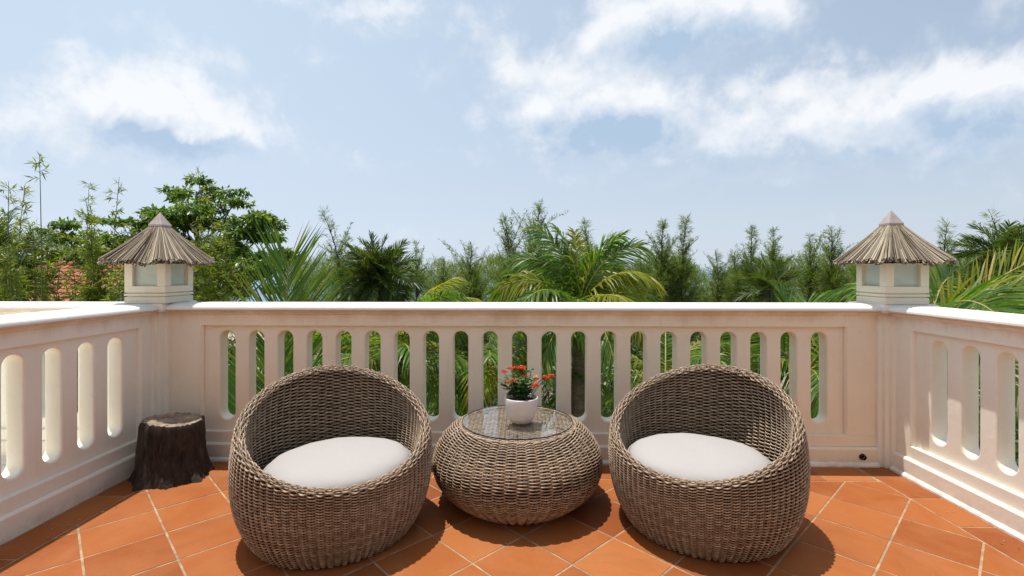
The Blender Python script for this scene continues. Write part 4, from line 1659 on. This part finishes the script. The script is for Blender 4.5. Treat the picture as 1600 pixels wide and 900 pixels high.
def bamboo(px_list, D, seed, label, leaf_n=55, spread=.35, group='bamboo clumps beyond the left railing'):
    """px_list: (px, py of the tip, lean px, leafiness)"""
    r = np.random.default_rng(seed)
    b = at(sum(p[0] for p in px_list) / len(px_list), 421, D)
    o = np.array([b.x, b.y, GZ - .1])
    root = empty('bamboo_clump', tuple(o), label, 'bamboo', group)
    lf = Geo()
    for px, py, lean, leafy in px_list:
        tip = np.array(at(px, py, D + r.uniform(-.5, .5))) - o
        foot = np.array([tip[0] * .55 - lean / 760 * D, tip[1] * .4, 0])
        t = np.linspace(0, 1, 18)[:, None]
        P = foot * (1 - t) + tip * t + np.array([-lean / 760 * D * .5, 0, 0]) * t * (1 - t) * 2 + np.array([r.uniform(-.22, .22), 0, -.10]) * t ** 6
        cg = Geo()
        rad = (.013 * (1 - t[:, 0]) ** .7 + .003)
        cg.tube(P, rad, 6)
        cg.build('culm', M['culm'], root, True)
        nn = int(66 * leafy)
        hs = np.concatenate([r.uniform(.38, 1, nn), r.uniform(.9, 1, max(2, int(3 * leafy)))]) if leafy > .2 else r.uniform(.93, 1, 8)
        for h in hs:
            p0 = np.array([np.interp(h, t[:, 0], P[:, k]) for k in range(3)])
            a = r.uniform(0, 2 * PI)
            bl = r.uniform(.3, 1.0) * spread * 2 * max(.22, 1.22 - h)
            el = R(r.uniform(10, 60))
            d = np.array([math.cos(a) * math.cos(el), math.sin(a) * math.cos(el), math.sin(el)])
            s = np.linspace(0, 1, 5)[:, None]
            B = p0 + d * bl * s + np.array([0, 0, -.25 * bl]) * s ** 2
            lf.tube(B, .0035, 3, mat=1)
            n = max(7, int(leaf_n * bl * r.uniform(.8, 1.5)))
            w = r.uniform(.15, 1.05, (n, 1))
            p = p0 + d * bl * w + np.array([0, 0, -.25 * bl]) * w ** 2
            D_ = unit(d * .8 + r.normal(0, .6, (n, 3)) + np.array([0, 0, -.25]))
            W = unit(np.cross(D_, np.array([0, 0, 1.]) + r.normal(0, .5, (n, 3))))
            lf.diamonds(p, D_, W, r.uniform(.09, .17, n), r.uniform(.014, .024, n), bend=np.array([0, 0, -.15]))
    lf.build('foliage', [M['bamboo'], M['culm']], root)
    return root


def add_bamboo():
    bamboo([(12, 275, -8, 1.0), (30, 285, 5, .7), (-10, 300, -6, 1.4), (22, 330, 0, .9), (-35, 280, 0, 1.2), (5, 370, 0, .7)], 8.5, 201, 'bamboo clump cut by the left edge of the view', 60)
    t = bamboo([(64, 233, -2, .10)], 8.0, 202, 'single tall bare bamboo culm with a leafy tuft on top', 34, .26)
    bamboo([(56, 340, 0, 1.4), (75, 350, 5, 1.4), (90, 380, 8, .8), (60, 400, 0, .6)], 9, 203, 'low bamboo clump around the foot of the tall bare culm', 65)
    bamboo([(128, 278, -10, .9), (150, 300, 4, .8), (188, 268, 22, .55), (140, 340, 0, 1.4), (112, 365, -8, 1.4), (165, 370, 6, 1.5), (205, 345, 18, .6)], 9, 204, 'bamboo clump with several bending tips left of the left lantern', 65)
    bamboo([(318, 256, 4, .45), (300, 330, -4, 1.3), (335, 325, 4, 1.4), (280, 370, -4, 1.5), (345, 370, 8, 1.5), (318, 400, 0, 1.7), (365, 345, 10, .8), (290, 420, 0, 1.8), (350, 410, 0, 1.8), (325, 360, 3, 1.6), (270, 400, -3, 1.6), (385, 400, 6, 1.4)], 10.2, 205, 'yellow-green bamboo clump rising behind the left lantern in front of the almond tree', 75)
    bamboo([(150, 430, 0, 1.6), (185, 420, 5, 1.8), (120, 440, -5, 1.6), (215, 430, 5, 1.8), (235, 445, 5, 1.6)], 8.2, 206, 'low leafy bamboo just over the coping left of the left lantern', 80, .4)


add_bamboo()


def banana():
    b = at(356, 480, 5.6)
    root = empty('banana_plant', (b.x, b.y, GZ), 'banana plant with a broad upright leaf right of the left lantern', 'banana plant')
    h0 = 2.6
    g = Geo()
    t = np.linspace(0, 1, 10)
    g.tube(np.stack([t * 0, t * 0, t * h0], -1), .11 * (1 - t * .55), 10)
    g.build('stem', M['culm'], root, True)
    r = np.random.default_rng(9)
    for az, el, L, dr, tw in ((60, 84, 2.35, 10, .2), (150, 60, 1.7, 60, 0), (10, 62, 1.7, 70, 0), (260, 55, 1.6, 80, 0), (310, 60, 1.6, 75, 0), (210, 50, 1.6, 80, 0)):
        n = 16
        t = np.linspace(0, 1, n)
        ang = R(el) - R(dr) * t ** 1.4
        d = np.stack([np.cos(ang), 0 * ang, np.sin(ang)], -1)
        P = np.concatenate([[np.zeros(3)], np.cumsum(d[:-1] * L / (n - 1), 0)])
        T = unit(np.gradient(P, axis=0))
        lat = np.tile([0, 1., 0], (n, 1))
        up = np.cross(T, lat)
        w = .24 * np.sin(PI * np.clip((t - .12) / .88, 0, 1) ** .75) + .012
        lf = Geo()
        rows = np.stack([P + lat * w[:, None] + up * (w * .35)[:, None], P + lat * (w * .5)[:, None] + up * (w * .2)[:, None], P, P - lat * (w * .5)[:, None] + up * (w * .2)[:, None], P - lat * w[:, None] + up * (w * .35)[:, None]], 1)
        i, j = np.meshgrid(np.arange(n - 1), np.arange(4), indexing='ij')
        lf.add(rows.reshape(-1, 3), np.stack([i * 5 + j, i * 5 + j + 1, (i + 1) * 5 + j + 1, (i + 1) * 5 + j], -1).reshape(-1, 4))
        o = lf.build('leaf', M['banana'], root, True)
        o.location = (0, 0, h0)
        o.rotation_euler = (0, 0, R(az))


banana()


def shrub(loc, rad, h, seed, label, mat='shrub', n=1500, L=(.10, .2), W=(.05, .09)):
    r = np.random.default_rng(seed)
    root = empty('shrub', loc, label, 'shrub', 'shrubs below the terrace')
    g, cr = Geo(), Geo()
    for k in range(16):
        a = r.uniform(0, 2 * PI)
        q = r.uniform(.1, .8) * rad
        c = np.array([q * math.cos(a), q * math.sin(a), h * r.uniform(.35, .9)])
        s = np.linspace(0, 1, 5)[:, None]
        g.tube(c * s + np.array([0, 0, .1]) * np.sin(s * PI), .02 * (1 - s[:, 0]) + .005, 4)
        leaf_cloud(cr, c, rad * r.uniform(.35, .55), n // 16, L, W, r, flat=.8, shell=.2)
    g.build('stems', M['cas_bark'], root)
    cr.build('crown', M[mat], root)


def add_shrubs():
    spots = [(350, 9, 1.3, 2.6, 'behind the first slots from the left'), (470, 12, 1.6, 3.2, 'behind the left chair back'), (560, 9.5, 1.2, 2.2, 'between the two palms behind the left chair'),
             (690, 13, 1.8, 3.2, 'left of the table behind the slots'), (805, 15, 1.7, 2.8, 'behind the potted plant and the slots'), (900, 17, 1.8, 2.7, 'behind the trunk of the central palm'),
             (985, 13.5, 1.4, 3.3, 'left of the right chair behind the slots'), (1085, 12, 1.5, 3.0, 'behind the right chair back'), (1180, 10, 1.4, 2.7, 'right part of the slots behind the right chair'),
             (1290, 9.5, 1.4, 2.8, 'behind the last slot by the right pier'), (1420, 9.5, 1.4, 3.4, 'below the right lantern beyond the wall'), (1560, 9, 1.4, 3.2, 'outside the right railing'),
             (230, 9, 1.4, 3.6, 'below the left lantern beyond the wall'), (1000, 21, 2.2, 2.9, 'farther back behind the right chair'), (640, 20, 2.4, 3.0, 'farther back behind the left chair'), (780, 22, 2.4, 2.8, 'farther back behind the table'), (1200, 21, 2.3, 3.0, 'farther back below the gap with sea view'), (430, 20, 2.4, 3.4, 'farther back below the upright frond')]
    for k, (px, D, rad, h, where) in enumerate(spots):
        p = at(px, 421, D)
        shrub((p.x, p.y, GZ - .05), rad, h, 300 + k, 'leafy dark green shrub ' + where, n=1500)


add_shrubs()


def undergrowth():
    r = np.random.default_rng(55)
    g = Geo()
    n = 26000
    p = np.stack([r.uniform(-26, 26, n), r.uniform(4.5, 34, n), np.full(n, GZ - .05)], -1)
    keep = np.array([noise.noise(Vector((x * .28, y * .28, 4))) > -.08 for x, y, z in p])
    p = p[keep]
    n = len(p)
    D = unit(r.normal(0, .5, (n, 3)) + np.array([0, 0, 1.0]))
    W = unit(np.cross(D, r.normal(0, 1, (n, 3))))
    g.diamonds(p, D, W, r.uniform(.25, .75, n), r.uniform(.03, .08, n), bend=r.normal(0, .2, (n, 3)))
    o = g.build('undergrowth', M['grass'])
    tag(o, 'patchy grass and low growth on the sandy ground below', kind='stuff')


undergrowth()


# ---------------------------------------------------------------- neighbouring house with a clay tile roof
def house():
    D = 15.5
    p = at(128, 421, D)
    x1, x0 = p.x, p.x - 9
    yR, yE = p.y + 2.6, p.y - .8
    zR, zE = 1.40, -.35
    root = empty('house', ((x0 + x1) / 2, yR, GZ), 'neighbouring house with an orange clay tile roof behind the bamboo', 'house')
    ox, oy, oz = root.location
    b = MB().box(x0 + .4 - ox, x1 - .4 - ox, yE + .4 - oy, yR + 3.0 - oy, -.1, zE + .15 - oz)
    b.build('wall', M['house'], root)
    for sx in (x0 + .45, x1 - .45):
        gb = MB()
        gb.add([(sx - ox - .06, yE + .4 - oy, zE + .15 - oz), (sx - ox - .06, 2 * yR - yE - .4 - oy, zE + .15 - oz), (sx - ox - .06, 0, zR - .12 - oz),
                (sx - ox + .06, yE + .4 - oy, zE + .15 - oz), (sx - ox + .06, 2 * yR - yE - .4 - oy, zE + .15 - oz), (sx - ox + .06, 0, zR - .12 - oz)],
               [(0, 1, 2), (5, 4, 3), (0, 3, 4, 1), (1, 4, 5, 2), (2, 5, 3, 0)])
        gb.build('gable', M['house'], root)
    for k in range(3):
        fx = x0 + 1.6 + k * 2.6 - ox
        w = MB().box(fx, fx + 1.1, yE + .36 - oy, yE + .399 - oy, 1.3, 2.6).build('window', M['house'], root)
        MB().box(fx + .08, fx + 1.02, yE + .345 - oy, yE + .359 - oy, 1.38, 2.52).build('pane', M['dark_glass'], w)
    r = np.random.default_rng(4)
    g = Geo()
    cw, ch = .21, .30
    nc, nr = int((x1 - x0) / cw), int(math.hypot(yR - yE, zR - zE) / ch)
    a = np.linspace(0, PI, 6)
    for sd in (-1, 1):
        sl = np.array([0, sd * (yR - yE), zE - zR])
        sl = sl / np.linalg.norm(sl)
        nrm = np.array([0, -sd * sl[2] * sd * sd, 0])
        nrm = np.array([0, sd * abs(sl[2]), abs(sl[1])])
        for k in range(nr):
            for c in range(nc):
                st = np.array([x0 + (c + .5) * cw - ox, 0, zR - oz]) + sl * (k * ch) + r.normal(0, .006, 3)
                V = []
                for s_, lift, w in ((0, 0.0, .088), (ch * 1.12, .03, .105)):
                    V.append(st + sl * s_ + nrm * (lift + .0) + np.stack([np.cos(a) * w, 0 * a, 0 * a], -1) + nrm[None] * (np.sin(a) * w * .75)[:, None])
                V = np.concatenate(V)
                Q = [[i, i + 1, 7 + i, 6 + i] for i in range(5)]
                g.add(V, Q)
        e0 = np.array([x0 - ox, 0, zR - oz]) + nrm * .005
        e1 = np.array([x1 - ox, 0, zR - oz]) + nrm * .005
        Ls = math.hypot(yR - yE, zR - zE)
        g.add([e0, e1, e1 + sl * Ls, e0 + sl * Ls], [[0, 1, 2, 3]])
    tag(g.build('roof_tiles', M['rooftile'], root), kind='stuff')
    rg = Geo()
    rg.tube([(x0 - ox, 0, zR - oz + .05), (x1 - ox, 0, zR - oz + .05)], .12, 10)
    rg.build('ridge', M['rooftile'], root, True)


house()
